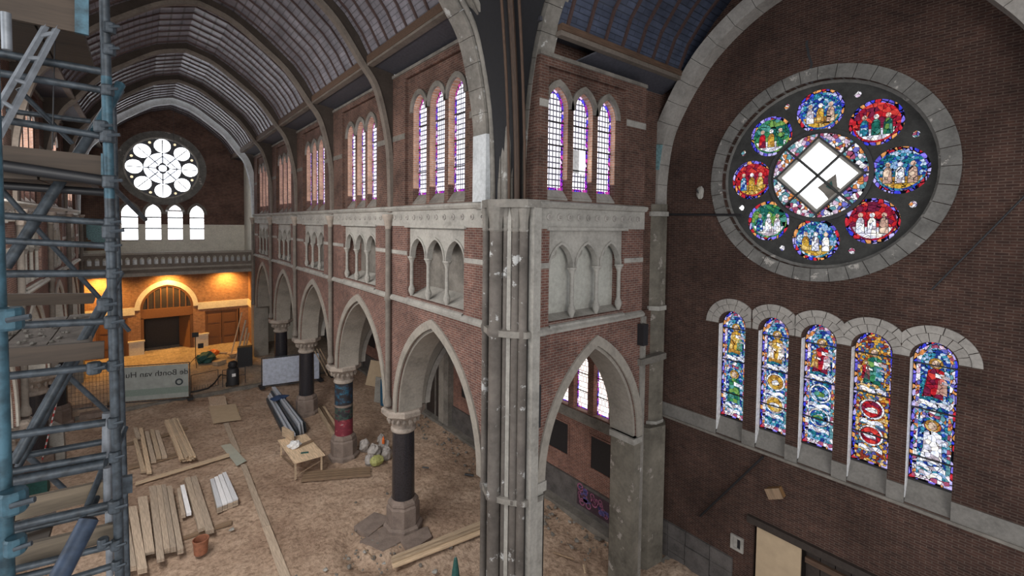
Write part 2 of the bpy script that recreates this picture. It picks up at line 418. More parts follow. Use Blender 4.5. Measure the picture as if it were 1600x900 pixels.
put('floor', MB().add([(-10.2, 36.2, -.3), (14.2, 36.2, -.3), (14.2, 50, -.3), (-10.2, 50, -.3), (-10.2, 36.2, .12), (14.2, 36.2, .12), (14.2, 50, .84), (-10.2, 50, .84)], [(0, 3, 2, 1), (4, 5, 6, 7), (0, 1, 5, 4), (1, 2, 6, 5), (2, 3, 7, 6), (3, 0, 4, 7)]), M['tilefloor'], kind='structure')
put('trim_1', MB().box(-10.2, 14.2, 36.0, 36.2, -.2, .15), M['stone_dark'], kind='structure')

# ------------------------------------------------------------------ one arcade bay (local x along, y up, z out)
def ring_mesh(hw, vs, va, t, z0, z1, n=10, cu=0):
    i = parch(hw, vs, va, n, cu); o = parch(hw+t, vs, va+t*1.15, n, cu); return MB().band(i, o, z0, z1)

def bay_parts(uL, uR, s, opt):
    """parts of one bay; s=-1 columns on the low side of each small arch, +1 on the high side"""
    P = []
    hw, spr, apex = opt['arch']; cu = opt.get('cu', 0.0)
    inn = parch(hw, spr, apex, 14, cu)
    P.append(('arcade_wall', MB().prism([(uL, spr)]+inn+[(uR, spr), (uR, 8.8), (uL, 8.8)], -.95, 0), M['brick'], {}))
    P.append(('arch_moulding', ring_mesh(hw-.02, spr, apex-.02, .26, .0, .06, 14, cu), M['arch'], {}))
    P.append(('arch_lining', ring_mesh(hw-.10, spr, apex-.12, .12, -.97, -.06, 14, cu), M['arch'], {}))
    # lower string course
    P.append(('string_course', MB().prism([(-.02, 8.74), (.10, 8.78), (.13, 8.86), (.05, 8.93), (-.02, 8.96)], uL, uR), M['stone'], {'rotx': 1}))
    tw, tc = opt['trif'], opt.get('tc', 0.0)
    P.append(('triforium_wall', MB().prism([(uL, 8.9), (uR, 8.9), (uR, 11.5), (uL, 11.5)], -.85 if s < 0 else -.45, 0, [[(tc-tw, 9.05), (tc+tw, 9.05), (tc+tw, 11.44), (tc-tw, 11.44)]]), M['brick'], {}))
    P.append(('back_panel', MB().box(tc-tw-.05, tc+tw+.05, 8.95, 11.5, -.92 if s < 0 else -.5, -.82 if s < 0 else -.42), M['pale_panel'] if s > 0 else M['stone_dark'], {}))
    P.append(('sloping_sill', MB().add([(tc-tw, 9.36, -.86), (tc+tw, 9.36, -.86), (tc+tw, 8.97, .07), (tc-tw, 8.97, .07), (tc-tw, 8.9, .07), (tc+tw, 8.9, .07)], [(3, 2, 1, 0), (4, 5, 2, 3)]), M['stone'], {}))
    cs = [tc-tw*.66, tc, tc+tw*.66]; ah = tw*.285
    P.append(('arcade_screen', MB().prism([(tc-tw, 10.40), (cs[0]-ah, 10.40)]+parch(ah, 10.42, 11.05, 7, cs[0])+parch(ah, 10.42, 11.05, 7, cs[1])+parch(ah, 10.42, 11.05, 7, cs[2])+[(tc+tw, 10.40), (tc+tw, 11.44), (tc-tw, 11.44)], -.26, -.10), M['stone'], {}))
    for c in cs:
        P.append(('arch_label', ring_mesh(ah, 10.42, 11.05, .06, -.10, -.06, 7, c), M['stone'], {}))
        P.append(('roundel', MB().lathe([(.17, -.46), (.17, -.42), (.10, -.40), (.08, -.43)], 12, (c, 10.82)), M['stone'], {'flip': 1}))
        uc = c+s*tw*.31
        P.append(('colonnette', MB().lathe([(.03, 9.0), (.11, 9.22), (.11, 9.30), (.085, 9.36), (.062, 9.42), (.058, 10.2), (.075, 10.22)], 10, (0, 0)), M['stone'],
                  {'loc': (uc, -.14), 'sub': [('capital', MB().lathe([(.062, 10.2), (.075, 10.26), (.12, 10.36), (.14, 10.38), (.14, 10.42)], 8, (0, 0), rot=PI/8), M['stone'])]}))
    # frieze with round bosses
    P.append(('frieze', MB().box(uL, uR, 11.46, 12.0, -.45, .03), M['stone'], {}))
    n = opt['boss']; mb = MB()
    for k in range(n):
        u = uL+.35+(uR-uL-.7)*k/(n-1)
        mb.add([], []); mb.lathe([(.085, .03), (.085, .06), (.045, .07), (.04, .04)], 8, (u, 11.76))
    P.append(('frieze_boss', mb, M['stone_vouss'], {'kind': 'stuff'}))
    P.append(('lower_fillet', MB().box(tc-tw-.1, tc+tw+.1, 11.42, 11.50, -.2, .07), M['stone'], {}))
    P.append(('cornice', MB().prism([(-.02, 11.97), (.10, 12.0), (.16, 12.08), (.14, 12.14), (-.02, 12.18)], uL, uR), M['stone'], {'rotx': 1}))
    for a, b in ((uL, tc-tw), (tc+tw, uR)):
        if b-a > .15: P.append(('pale_band', MB().box(a+.01, b-.01, 10.46, 10.60, -.3, .015), M['stone'], {}))
    # clerestory
    pw, top = opt['panel'], opt['top']; pc = opt.get('pc', 0.0)
    P.append(('upper_wall', MB().prism([(uL, 12.1), (uR, 12.1), (uR, top), (uL, top)], -.12, 0, [[(pc-pw, 12.2), (pc+pw, 12.2), (pc+pw, top-.22), (pc-pw, top-.22)]]), M['brick_up'], {}))
    wc, wh, wa = opt['wc'], opt['wh'], opt['wa']
    holes = [[(c+wh, 12.28), (c-wh, 12.28)]+parch(wh, wa-.52, wa, 8, c) for c in wc]
    P.append(('window_wall', MB().prism([(uL, 12.1), (uR, 12.1), (uR, top), (uL, top)], -.62, -.12, holes), M['brick_up'], {}))
    for c in wc:
        P.append(('window_hood', ring_mesh(wh, wa-.52, wa, .15, -.12, -.05, 8, c), M['stone_dark'], {}))
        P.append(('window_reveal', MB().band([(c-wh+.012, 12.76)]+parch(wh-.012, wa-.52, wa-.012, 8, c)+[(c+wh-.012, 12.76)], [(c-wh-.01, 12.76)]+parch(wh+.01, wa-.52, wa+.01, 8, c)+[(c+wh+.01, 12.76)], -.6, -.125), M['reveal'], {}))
        P.append(('window_sill', MB().add([(c-wh, 12.74, -.5), (c+wh, 12.74, -.5), (c+wh, 12.25, -.10), (c-wh, 12.25, -.10), (c-wh, 12.2, -.10), (c+wh, 12.2, -.10), (c-wh, 12.2, -.5), (c+wh, 12.2, -.5)], [(3, 2, 1, 0), (4, 5, 2, 3), (0, 6, 4, 3), (1, 2, 5, 7)]), opt['sillmat'], {}))
    for a, b in ((uL, pc-pw), (pc+pw, uR)):
        if b-a > .1: P.append(('pale_band', MB().box(a+.01, b-.01, 14.5, 14.68, -.1, .012), opt['bandmat'], {}))
    P.append(('wall_head', MB().box(uL, uR, top, top+.1, -.6, .04), M['stone_dark'], {}))
    return P

def realise(P):
    out = []
    for name, mb, mt, o in P:
        if o.get('rotx'):   # profile drawn as (z,y) extruded along x
            mb.v = [(v[2], v[1], v[0]) for v in mb.v]; mb.f = [f[::-1] for f in mb.f]
        if 'loc' in o: mb.v = [(x, z, y) for x, y, z in mb.v]; mb.f = [f[::-1] for f in mb.f]
        sub = []
        for sn, sm, smt in o.get('sub', []):
            sm.v = [(x, z, y) for x, y, z in sm.v]; sm.f = [f[::-1] for f in sm.f]; sub.append((sn, sm.mesh(sn, smt, True)))
        out.append((name, mb.mesh(name, mt, name in ('colonnette', 'roundel')), o, sub))
    return out
def place_bay(root, R, mw):
    for name, me, o, sub in R:
        m = mw @ T(o['loc'][0], 0, o['loc'][1]) if 'loc' in o else mw
        p = obj(name, me, root, m)
        if o.get('kind'): p['kind'] = o['kind']
        for sn, sm in sub: obj(sn, sm, p)

# clerestory window: thing with panes, border and bars
WN = [0]
def window(mw, c, wh, v0, va, label, glass, depth, cat='window', group=None, bars=3, border=.10, missing=None, barw=.018):
    WN[0] += 1
    root = thing('window_%d' % WN[0], label, cat, mw @ T(c, 0, -depth), group, 'structure')
    outl = [(wh, v0), (-wh, v0)]+parch(wh, va-.52 if wh < .6 else va-wh, va, 8)
    b = border; inn = [(wh-b, v0+b), (-wh+b, v0+b)]+parch(wh-b, va-.52, va-b*1.2, 8)
    if missing:
        k0, k1 = missing
        inn_lo = [(wh-b, v0+b), (-wh+b, v0+b), (-wh+b, k0), (wh-b, k0)]
        inn_hi = [(wh-b, k1), (-wh+b, k1)]+parch(wh-b, va-.52, va-b*1.2, 8)
        put('pane', MB().prism(inn_lo, -.012, 0), glass, root); put('pane', MB().prism(inn_hi, -.012, 0), glass, root)
        put('boarded_pane', MB().box(-wh+b, wh*.1, k0, k1, -.012, .01), M['white'], root, label='pale board filling the broken pane')
        put('clear_pane', MB().box(wh*.1, wh-b, k0, k1, -.012, .0), M['g_clear'], root)
    else: put('pane', MB().prism(inn, -.012, 0), glass, root)
    if border: put('glass_border', MB().prism(outl, -.012, 0, [inn]), M['g_edge'], root)
    for k in range(bars):
        v = v0+(va-.5-v0)*(k+1)/(bars+.6)
        put('saddle_bar', MB().box(-wh, wh, v-barw, v+barw, -.01, .03), M['black'], root)
    return root

nave_opt = dict(arch=(2.72, 4.65, 8.25), trif=1.85, boss=12, panel=2.02, top=16.75, wc=(-1.16, 0, 1.16), wh=.47, wa=15.85, sillmat=M['stone_dark'], bandmat=M['stone_dark'])
wr = thing('wall_right', None, None, kind='structure')
wl = thing('wall_left', None, None, kind='structure')
YB = [9.5, 15.95, 22.6, 29.2, 35.8, 42.4]
R1 = realise(bay_parts(-3.1, 3.1, -1, dict(nave_opt, arch=(2.62, 4.65, 8.25), trif=1.8)))
RN = realise(bay_parts(-3.325, 3.325, -1, nave_opt))
RL = realise(bay_parts(-3.325, 3.325, 1, dict(nave_opt, sillmat=M['stone'])))
place_bay(wr, R1, frame((NX, 12.85, 0), '-X'))
ords = ['first', 'second', 'third', 'fourth', 'fifth']
winw = ['near', 'middle', 'far']
for k in range(5):
    yc = 12.85 if k == 0 else (YB[k]+YB[k+1])/2
    fr = frame((NX, yc, 0), '-X')
    if k: place_bay(wr, RN, fr)
    for j, c in enumerate((1.16, 0, -1.16)):
        window(fr, c, .47, 12.5, 15.85, 'purple-edged leaded lancet, %s of three in the %s clerestory bay from the crossing pier' % (winw[j], ords[k]), M['g_white'], .34, group='nave clerestory lancets')
    if k:
        frl = frame((LX, yc, 0), '+X'); place_bay(wl, RL, frl)
        if k > 1:
            for j, c in enumerate((-1.16, 0, 1.16)):
                window(frl, c, .47, 12.5, 15.85, 'pale lancet behind the scaffold, %s of three in the %s bay of the far side clerestory' % (winw[j], ords[k]), M['g_left'], .34, group='opposite clerestory lancets')
# transept wall
wt = thing('wall_back', None, None, kind='structure')
t_opt = dict(arch=(1.98, 5.0, 8.2), cu=9.95-9.85, trif=1.52, tc=9.59-9.85, boss=11, panel=1.56, pc=9.53-9.85, top=15.75, wc=(8.41-9.85, 9.38-9.85, 10.36-9.85), wh=.385, wa=15.12, sillmat=M['stone'], bandmat=M['stone'])
pale = {M['stone']: mat_stone('side_lit_stone', (.60, .58, .52), .7, 1.15), M['arch']: mat_stone('side_lit_arch_plaster', (.55, .53, .47), .7, 1.15), M['brick']: mat_brick('pale_red_brick', (.34, .18, .14), (.26, .135, .105), (.42, .36, .31))}  # left wall: lighter copies, the light on it is put into the colours
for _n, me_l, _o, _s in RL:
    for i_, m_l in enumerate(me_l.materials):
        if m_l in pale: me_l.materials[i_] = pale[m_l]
RT = realise(bay_parts(-2.2, 2.2, 1, t_opt)); frt = frame((9.85, TY, 0), '-Y'); place_bay(wt, RT, frt)
for j, c in enumerate(t_opt['wc']):
    window(frt, c, .385, 12.45, 15.12, ['tall violet-edged lancet nearest the crossing pier in the transept', 'middle transept lancet with a boarded broken pane', 'right-hand transept lancet beside the great corner rib'][j], M['g_white'], .29, missing=(12.98, 13.62) if j == 1 else None)
# dark slot, bracket on the transept wall
put('putlog_slot', MB().box(-2.15, -2.0, 6.4, 7.5, -.1, .012), M['black'], wt, frt)
put('iron_box', MB().box(2.0, 2.25, 7.9, 8.55, -.1, .22), M['black'], wt, frt)
put('iron_bracket', MB().box(2.05, 3.4, 7.25, 7.45, -.1, .14), M['stone_dark'], wt, frt)

# ------------------------------------------------------------------ columns of the arcade
def column(x, y, label, paint=None, top=4.65):
    r = thing('arcade_column', label, 'column', T(x, y, 0), 'arcade columns')
    put('plinth', MB().lathe([(.74, -.3), (.74, .12), (.66, .2)], 8, rot=PI/8), M['base'], r)
    put('base', MB().lathe([(.62, .18), (.62, .85), (.57, .92), (.585, .98), (.56, 1.05), (.50, 1.10), (.47, 1.15)], 8, rot=PI/8), M['base'], r)
    put('shaft', MB().lathe([(.425, 1.12), (.42, 2.4), (.405, 3.76)], 28), M['granite'], r, smooth=True)
    put('necking', MB().lathe([(.43, 3.72), (.47, 3.76), (.47, 3.84), (.42, 3.9)], 24), M['capital'], r, smooth=True)
    cp = put('capital', MB().lathe([(.42, 3.86), (.44, 4.0), (.52, 4.2), (.66, 4.36), (.70, 4.40)], 8, rot=PI/8), M['capital'], r)
    mb = MB()
    for k in range(16):
        a = 2*PI*k/16; mb.blob((.56*math.cos(a), .56*math.sin(a), 4.2), .07, .07, .12, k, 6, 4)
    put('carved_leaves', mb, M['capital'], cp, kind='stuff')
    put('abacus', MB().lathe([(.74, 4.38), (.82, 4.45), (.82, 4.60), (.76, 4.66)], 8, rot=PI/8), M['capital'], r)
    if paint:
        for z0, z1, mt, nm in paint: put(nm, MB().lathe([(.43, z0), (.428, z1)], 28), mt, r, smooth=True)
    return r
def mat_graffiti(name, stops, sc_=3.2):
    t = NT(name); co = t.coords(); mp = t.n('ShaderNodeMapping'); mp.inputs['Scale'].default_value = (1, 1, 1.7); t.l(co, mp.inputs[0])
    return t.done(t.ramp(t.noise(mp.outputs[0], sc_, 5, .65), stops, 'CONSTANT'), .5)
graf1 = mat_graffiti('red_graffiti_paint', [(0, (.02, .02, .025)), (.38, (.16, .02, .035)), (.56, (.24, .035, .05)), (.64, (.34, .24, .24)), (.70, (.04, .03, .04))])
graf2 = mat_graffiti('dark_graffiti_paint', [(0, (.02, .02, .025)), (.47, (.03, .07, .055)), (.56, (.10, .03, .04)), (.63, (.02, .02, .025))])
graf3 = mat_graffiti('blue_black_paint', [(0, (.018, .018, .022)), (.5, (.02, .035, .06)), (.58, (.015, .10, .16)), (.63, (.02, .02, .025)), (.70, (.3, .28, .28))])
column(7.65, 15.95, 'dark granite column standing in the dug-out pit, nearest the crossing pier')
column(7.65, 22.6, 'graffiti-covered dark column behind the work table', [(1.15, 1.95, graf1, 'red_graffiti'), (1.95, 2.55, graf2, 'green_graffiti'), (2.55, 2.66, M['base'], 'pale_scrape'), (2.66, 3.7, graf3, 'blue_graffiti')])
column(7.65, 29.2, 'dark granite column behind the bundle of aluminium profiles')
column(7.65, 35.8, 'dark column standing behind the wire fence, last of the row')
column(LX-.5, 22.6, 'left-hand arcade column nearest the scaffold, mostly out of frame')
column(LX-.5, 29.2, 'left-hand arcade column beside the red and white tape')
column(LX-.5, 35.8, 'left-hand arcade column at the edge of the tiled hall floor')
# responds where the arcades end, vault shafts, corbels
def respond(x, y, side):
    root = wr if side > 0 else wl
    put('respond', MB().box(x-.1, x+.95, y-.35, y+.9, 0, 8.8), M['arch'], root)
respond(NX, 42.75, 1); respond(LX-.85, 42.75, -1)
shaft_me = MB().lathe([(.10, 4.75), (.16, 4.8), (.16, 4.98), (.11, 5.1), (.10, 5.2), (.10, 8.68), (.14, 8.74), (.14, 8.86), (.10, 8.92), (.10, 11.3), (.13, 11.34)], 12).mesh('vault_shaft', M['shaft'], True)
cap_me = MB().lathe([(.10, 11.32), (.12, 11.45), (.17, 11.7), (.22, 11.78), (.22, 11.88)], 10).mesh('shaft_capital', M['capital'], True)
for y in YB[1:]:
    p = obj('vault_shaft', shaft_me, wr, T(NX-.13, y, 0)); obj('shaft_capital', cap_me, p)
    p = obj('vault_shaft', shaft_me, wl, T(LX+.13, y, 0)); obj('shaft_capital', cap_me, p)

# ------------------------------------------------------------------ nave vault
rib_half = smooth_curve([(5.15, 11.95), (5.12, 13.3), (5.02, 14.6), (4.62, 16.25), (4.05, 17.1), (3.2, 18.25), (2.3, 19.0), (1.1, 19.85), (0, 20.2)], 5)
rib_full = [(-x, z) for x, z in rib_half]+[(x, z) for x, z in reversed(rib_half[:-1])]
ceil_ = thing('ceiling', None, None, kind='structure')
def sidexz(mb):   # prism plane (x,z) thickness along y
    mb.v = [(v[0], v[2], v[1]) for v in mb.v]; mb.f = [f[::-1] for f in mb.f]; return mb
def rib_at(y, t=.15, depth=.26, mt=None, half_w=5.25, near=False):
    out = offset(rib_full, t)
    put('vault_rib', sidexz(MB().band(rib_full, out, -depth/2, depth/2)), mt or M['rib'], ceil_, T(CX, y, 0))
    # diaphragm between rib, wall and boards
    roof = [(-5.3, 12.1), (-5.3, 17.3), (-4.5, 17.4), (-4.1, 18.08), (-3.6, 18.7), (-2.62, 19.5), (-1.95, 19.96), (-1.25, 20.38), (0, 20.75)]
    roof = roof+[(-x, z) for x, z in reversed(roof[:-1])]
    poly = offset(rib_full, t*.8)[2:-2]+list(reversed(roof))
    put('diaphragm', sidexz(MB().prism(poly, -depth*.35, depth*.35)), M['diaphragm'], ceil_, T(CX, y, 0))
for y in YB[1:-1]: rib_at(y)
vprof = [(-4.38, 17.3), (-4.0, 17.98), (-3.5, 18.6), (-2.55, 19.4), (-1.9, 19.86), (-1.2, 20.28), (0, 20.65)]
vprof = vprof+[(-x, z) for x, z in reversed(vprof[:-1])]
def vault_bay(y0, y1, nb):
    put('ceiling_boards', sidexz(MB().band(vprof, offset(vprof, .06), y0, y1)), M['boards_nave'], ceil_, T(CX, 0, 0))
    for k in range(nb):
        y = y0+(y1-y0)*(k+.5)/nb
        put('batten', sidexz(MB().band(offset(vprof, -.055), offset(vprof, .0), -.035, .035)), M['batten'], ceil_, T(CX, y, 0))
    for sx in (-1, 1):
        put('eaves_beam', MB().box(-.1, .1, y0, y1, 17.1, 17.35), M['timber'], ceil_, T(CX+sx*4.36, 0, 0))
        put('eaves_moulding', MB().box(-.06, .16, y0, y1, 17.02, 17.1), M['rib'], ceil_, T(CX+sx*4.34, 0, 0))
        put('eaves_soffit', MB().add([(sx*4.3, y0, 17.1), (sx*5.5, y0, 16.9), (sx*5.5, y1, 16.9), (sx*4.3, y1, 17.1), (sx*4.3, y0, 17.14), (sx*5.5, y0, 16.96), (sx*5.5, y1, 16.96), (sx*4.3, y1, 17.14)], [(0, 1, 2, 3), (7, 6, 5, 4), (0, 3, 7, 4), (1, 5, 6, 2)]), M['soffit'], ceil_, T(CX, 0, 0))
for k in range(5): vault_bay((10.45 if k == 0 else YB[k]+.12), YB[k+1]-.12, 8)
vault_bay(YB[5]+.2, FY, 6)
# the last great arch before the organ gallery: daylight on the band put into a whiter colour
rib_at(42.75, .42, .5, M['white_stone'])
# crossing arch of the nave: stone voussoirs in two rolls
def voussoirs(curve, t, d0, d1, step, name, mt, root, mw, conv, gap=.012, smooth=False):
    pts = cut(curve, step/4); o = offset(pts, t); n = len(pts)-1; k = 0
    while k < n:
        e = min(n, k+4); a = [list(p) for p in pts[k:e+1]]; b = [list(p) for p in o[k:e+1]]
        if len(a) < 2: break
        for L in (a, b):
            dx, dy = L[1][0]-L[0][0], L[1][1]-L[0][1]; q = math.hypot(dx, dy) or 1; L[0][0] += dx/q*gap; L[0][1] += dy/q*gap
        mb = conv(MB().band(a, b, d0, d1)); put(name, mb, mt, root, mw)
        k = e
rl = rib_half  # springing upward, towards the apex; the right-hand half is what the photograph shows
right = [(x, z) for x, z in rl]; left = [(-x, z) for x, z in rl]
def neg(mb):
    mb.f = [f[::-1] for f in mb.f]; return mb
for side, cv, tt in ((1, right, -.34), (-1, left, .34)):
    voussoirs(cv, tt, -.30, .30, .62, 'arch_stone', M['stone_pier'], ceil_, T(CX, 10.1, 0), sidexz)
    voussoirs(offset(cv, tt*.55), tt*.8, -.62, -.30, .8, 'arch_stone', M['stone_dark'], ceil_, T(CX, 10.1, 0), sidexz)
# transept arch on the pier (plane X)
tr_half = smooth_curve([(4.42, 11.95), (4.40, 13.4), (4.22, 15.0), (3.85, 16.4), (3.25, 17.4), (2.2, 18.25), (1.0, 18.8), (0, 18.95)], 5)
def sideyz(mb):   # plane (y,z), thickness along x
    mb.v = [(v[2], v[0], v[1]) for v in mb.v]; return mb
for sg in (1, -1):
    cv = [(sg*x, z) for x, z in tr_half]; tt = -.34*sg
    voussoirs(cv, tt, -.22, .34, .62, 'arch_stone', M['stone_pier'], ceil_, T(7.85, CY, 0), sideyz)
    voussoirs(offset(cv, tt*.5), tt*.8, -.50, -.22, .8, 'arch_stone', M['stone_dark'], ceil_, T(7.85, CY, 0), sideyz)
for sg in (1, -1):
    cv = offset([(sg*x, z) for x, z in rib_half], -.30*sg); put('roll_moulding', MB().path([(CX+x, 9.42, z) for x, z in cv], .11, 10), M['stone_pier'], ceil_, smooth=True)
    cv = offset([(sg*x, z) for x, z in rib_half], -.12*sg); put('roll_moulding', MB().path([(CX+x, 9.72, z) for x, z in cv], .07, 10), M['stone_pier'], ceil_, smooth=True)
    cv = offset([(sg*x, z) for x, z in tr_half], -.30*sg); put('roll_moulding', MB().path([(7.28, CY+x, z) for x, z in cv], .10, 10), M['stone_pier'], ceil_, smooth=True)
# crossing vault cells and the timber diagonal ribs
def cell(cA, cB, mt, name):
    n = len(cA); mb = MB(); K = 5; vs = []
    for a, b in zip(cA, cB):
        for k in range(K+1):
            t = k/K; p = a.lerp(b, t); vs.append(p)
    fs = []
    for i in range(n-1):
        for k in range(K): q = i*(K+1)+k; fs.append((q, q+1, q+K+2, q+K+1))
    mb.add(vs, fs); return put(name, mb, mt, ceil_, smooth=True)
N_ = 24
nv = cut(right, 10.0/N_*1.05)[:N_]; tv = cut(tr_half, 9/N_)[:N_]
dg = [Vector((7.45+(CX-7.45)*q, 9.05+(CY-9.05)*q, z)) for q, z in [((i/(N_-1))**1.6, 12+9.2*math.sin(PI/2*(i/(N_-1))**.9)) for i in range(N_)]]
nvv = [Vector((CX+nv[min(i, len(nv)-1)][0]+.1, 9.85, nv[min(i, len(nv)-1)][1]+.1)) for i in range(N_)]
tvv = [Vector((7.6, CY+tv[min(i, len(tv)-1)][0]+.1, tv[min(i, len(tv)-1)][1]+.1)) for i in range(N_)]
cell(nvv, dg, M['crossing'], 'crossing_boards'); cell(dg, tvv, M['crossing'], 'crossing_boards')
for off in ((-.0, 0, .075), (-.16, .12, .035), (.12, -.16, .035)):
    put('diagonal_rib', MB().path([p+Vector((off[0]-.09, off[1]-.09, 0)) for p in dg], off[2], 8), M['crossrib'], ceil_, smooth=True)
put('crossing_roof', MB().box(-3.6, 8.0, -1.5, 10.3, 21.3, 21.5), M['crossing'], ceil_)
# transept vault
tprof = [(3.75, 16.5), (3.45, 17.25), (2.9, 17.95), (2.2, 18.6), (1.2, 19.1), (0, 19.3)]
tprof = tprof+[(-x, z) for x, z in reversed(tprof[:-1])]
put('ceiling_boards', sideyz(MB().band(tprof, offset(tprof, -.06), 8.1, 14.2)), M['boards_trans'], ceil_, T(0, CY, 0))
for k in range(8):
    put('batten', sideyz(MB().band(tprof, offset(tprof, .06), -.04, .04)), M['batten'], ceil_, T(8.35+.72*k, CY, 0))
for sg in (1, -1):
    put('eaves_beam', MB().box(8.1, 13.6, sg*3.72-.08, sg*3.72+.08, 16.36, 16.52), M['timber'], ceil_, T(0, CY, 0))
    put('eaves_moulding', MB().box(8.1, 13.6, sg*3.76-.08, sg*3.76+.10, 16.24, 16.36), M['rib'], ceil_, T(0, CY, 0))
sof = MB()
for a, b in ((9.75, 13.7),): sof.add([(a, 8.28, 16.3), (b, 8.28, 16.3), (b, 9.1, 15.95), (9.2, 9.1, 15.95), (a, 8.28, 16.34), (b, 8.28, 16.34), (b, 9.1, 15.99), (9.2, 9.1, 15.99)], [(0, 1, 2, 3), (7, 6, 5, 4), (0, 3, 7, 4), (0, 4, 5, 1)])
put('eaves_soffit', sof, M['soffit'], ceil_)
put('eaves_wall', MB().box(-2.2, 3.7, 15.8, 16.6, -.75, -.6), M['brick_up'], wt, frt)
for k in range(4): put('beam_socket', MB().box(-.75+.72*k, -.62+.72*k, 15.93, 16.06, -.6, -.58), M['black'], wt, frt)
put('attic_boards', MB().box(-2.3, 4.2, 15.7, 19.2, -1.3, -1.15), M['soffit'], wt, frt); put('attic_boards', MB().box(-2.3, 4.2, 16.5, 16.6, -1.3, .1), M['soffit'], wt, frt)
put('upper_brick', MB().box(2.2, 4.2, 8.8, 16.4, -1.1, -.55), M['brick_up'], wt, frt)
put('lower_brick', MB().box(2.2, 4.2, 0, 8.8, -1.1, -.5), M['brick_up'], wt, frt)

# ------------------------------------------------------------------ crossing pier
pier = thing('crossing_pier', 'massive clustered grey stone pier rising between nave arcade and transept wall', 'pier', kind='structure')
put('pier_core', MB().prism([(7.42, 8.62), (7.95, 8.56), (8.4, 8.9), (8.4, 9.75), (7.9, 9.95), (7.22, 9.95), (7.12, 9.3)], 0, 12.0), M['pier_dark'], pier)
def pshaft(x, y, r, z1=12.0, cap=True):
    sh = put('shaft', MB().lathe([(r*1.5, 0), (r*1.5, .5), (r, .6), (r, 4.45), (r*1.25, 4.5), (r*1.25, 4.6), (r, 4.66), (r, 8.70), (r*1.3, 8.76), (r*1.3, 8.88), (r, 8.95), (r, z1-.6)], 14, (x, y)), M['pier_shaft'], pier, smooth=True)
    if cap: put('capital', MB().lathe([(r, z1-.62), (r*1.2, z1-.58), (r*1.02, z1-.52), (r*1.1, z1-.3), (r*1.4, z1-.12), (r*1.5, z1-.08), (r*1.5, z1)], 10, (x, y)), M['stone_pier'], sh)
pshaft(7.08, 9.86, .10); pshaft(6.98, 9.30, .17); pshaft(7.12, 9.08, .07); pshaft(7.24, 8.84, .10); pshaft(7.36, 8.68, .11)
put('pier_face', MB().box(7.48, 7.72, 8.42, 8.6, 0, 12.0), M['stone'], pier)
put('arris', MB().prism([(7.08, 9.06), (7.16, 8.92), (7.3, 9.1)], 0, 12.0), M['stone'], pier)
for z0, z1, e in ((11.98, 12.18, .12), (8.74, 8.90, .06), (4.48, 4.62, .05)):
    put('pier_band', MB().prism([(7.40-e, 8.56-e), (7.95, 8.5-e), (8.4, 8.9), (8.4, 9.75), (7.9, 9.98), (7.1-e, 10.0), (6.86-e, 9.35), (7.05-e, 9.0-e)], z0, z1), M['stone_pier'], pier)
# painted pilaster upper part left of the pier, arch springers
put('springer_block', MB().box(6.95, 7.3, 9.75, 10.35, 12.15, 13.9), M['white_stone'], pier)
put('arch_impost', MB().box(7.7, 8.0, 8.4, 9.3, 4.75, 5.0), M['stone'], pier)
put('arcade_respond', MB().box(7.18, 8.1, 9.6, 10.15, 0, 4.65), M['arch'], pier)
put('transept_respond', MB().box(7.6, 7.98, 8.5, 9.4, 0, 4.75), M['stone'], pier)

# far respond of the transept arch and great corner rib
cr = thing('corner_pier', 'stained grey corner pier carrying the great wall rib beside the end wall', 'pier', kind='structure')
put('respond', MB().box(11.75, 12.08, 8.45, 9.35, 0, 5.0), M['corner'], cr)
put('respond_cap', MB().box(11.66, 12.1, 8.4, 9.35, 4.82, 5.0), M['stone'], cr)
put('pier_body', MB().box(12.0, 12.25, 8.46, 9.2, 0, 8.75), M['stone_pier'], cr)
oct_ = [(13.95, 9.6), (13.95, 8.95), (13.75, 8.78), (13.42, 8.82), (13.22, 9.05), (13.12, 9.6)]
put('half_round_shaft', MB().prism(oct_, 0, 12.3), M['corner'], cr)
put('lower_buttress', MB().prism([(13.95, 9.6), (13.95, 8.8), (13.6, 8.55), (12.95, 8.7), (12.7, 9.1), (12.7, 9.6)], 0, 4.9), M['corner'], cr)
for z0, z1, e in ((8.75, 8.9, .06), (11.9, 12.05, .06), (4.85, 5.0, .05)):
    put('shaft_band', MB().prism([(13.95, 9.6), (13.95, 8.95-e), (13.75, 8.78-e), (13.42-e, 8.80-e), (13.2-e, 9.05-e), (13.1-e, 9.6)], z0, z1), M['stone'], cr)
wall_half = smooth_curve([(4.42, 12.3), (4.40, 13.2), (4.2, 14.5), (3.72, 15.5), (3.25, 16.2), (2.75, 16.8), (1.9, 17.45), (.95, 17.9), (0, 18.05)], 5)
for sg in (1, -1):
    cv = [(sg*x, z) for x, z in wall_half]
    voussoirs(cv, -.46*sg, -.55, 0.05, .66, 'arch_stone', M['stone_vouss'], cr, T(14.0, CY, 0), sideyz)
put('teal_paint_patch', sideyz(MB().band(cut([(x, z) for x, z in wall_half if z < 14.3 and z > 13.2], .2), offset(cut([(x, z) for x, z in wall_half if z < 14.3 and z > 13.2], .2), -.47), -.57, -.545)), M['teal'], cr, T(14.0, CY, 0))

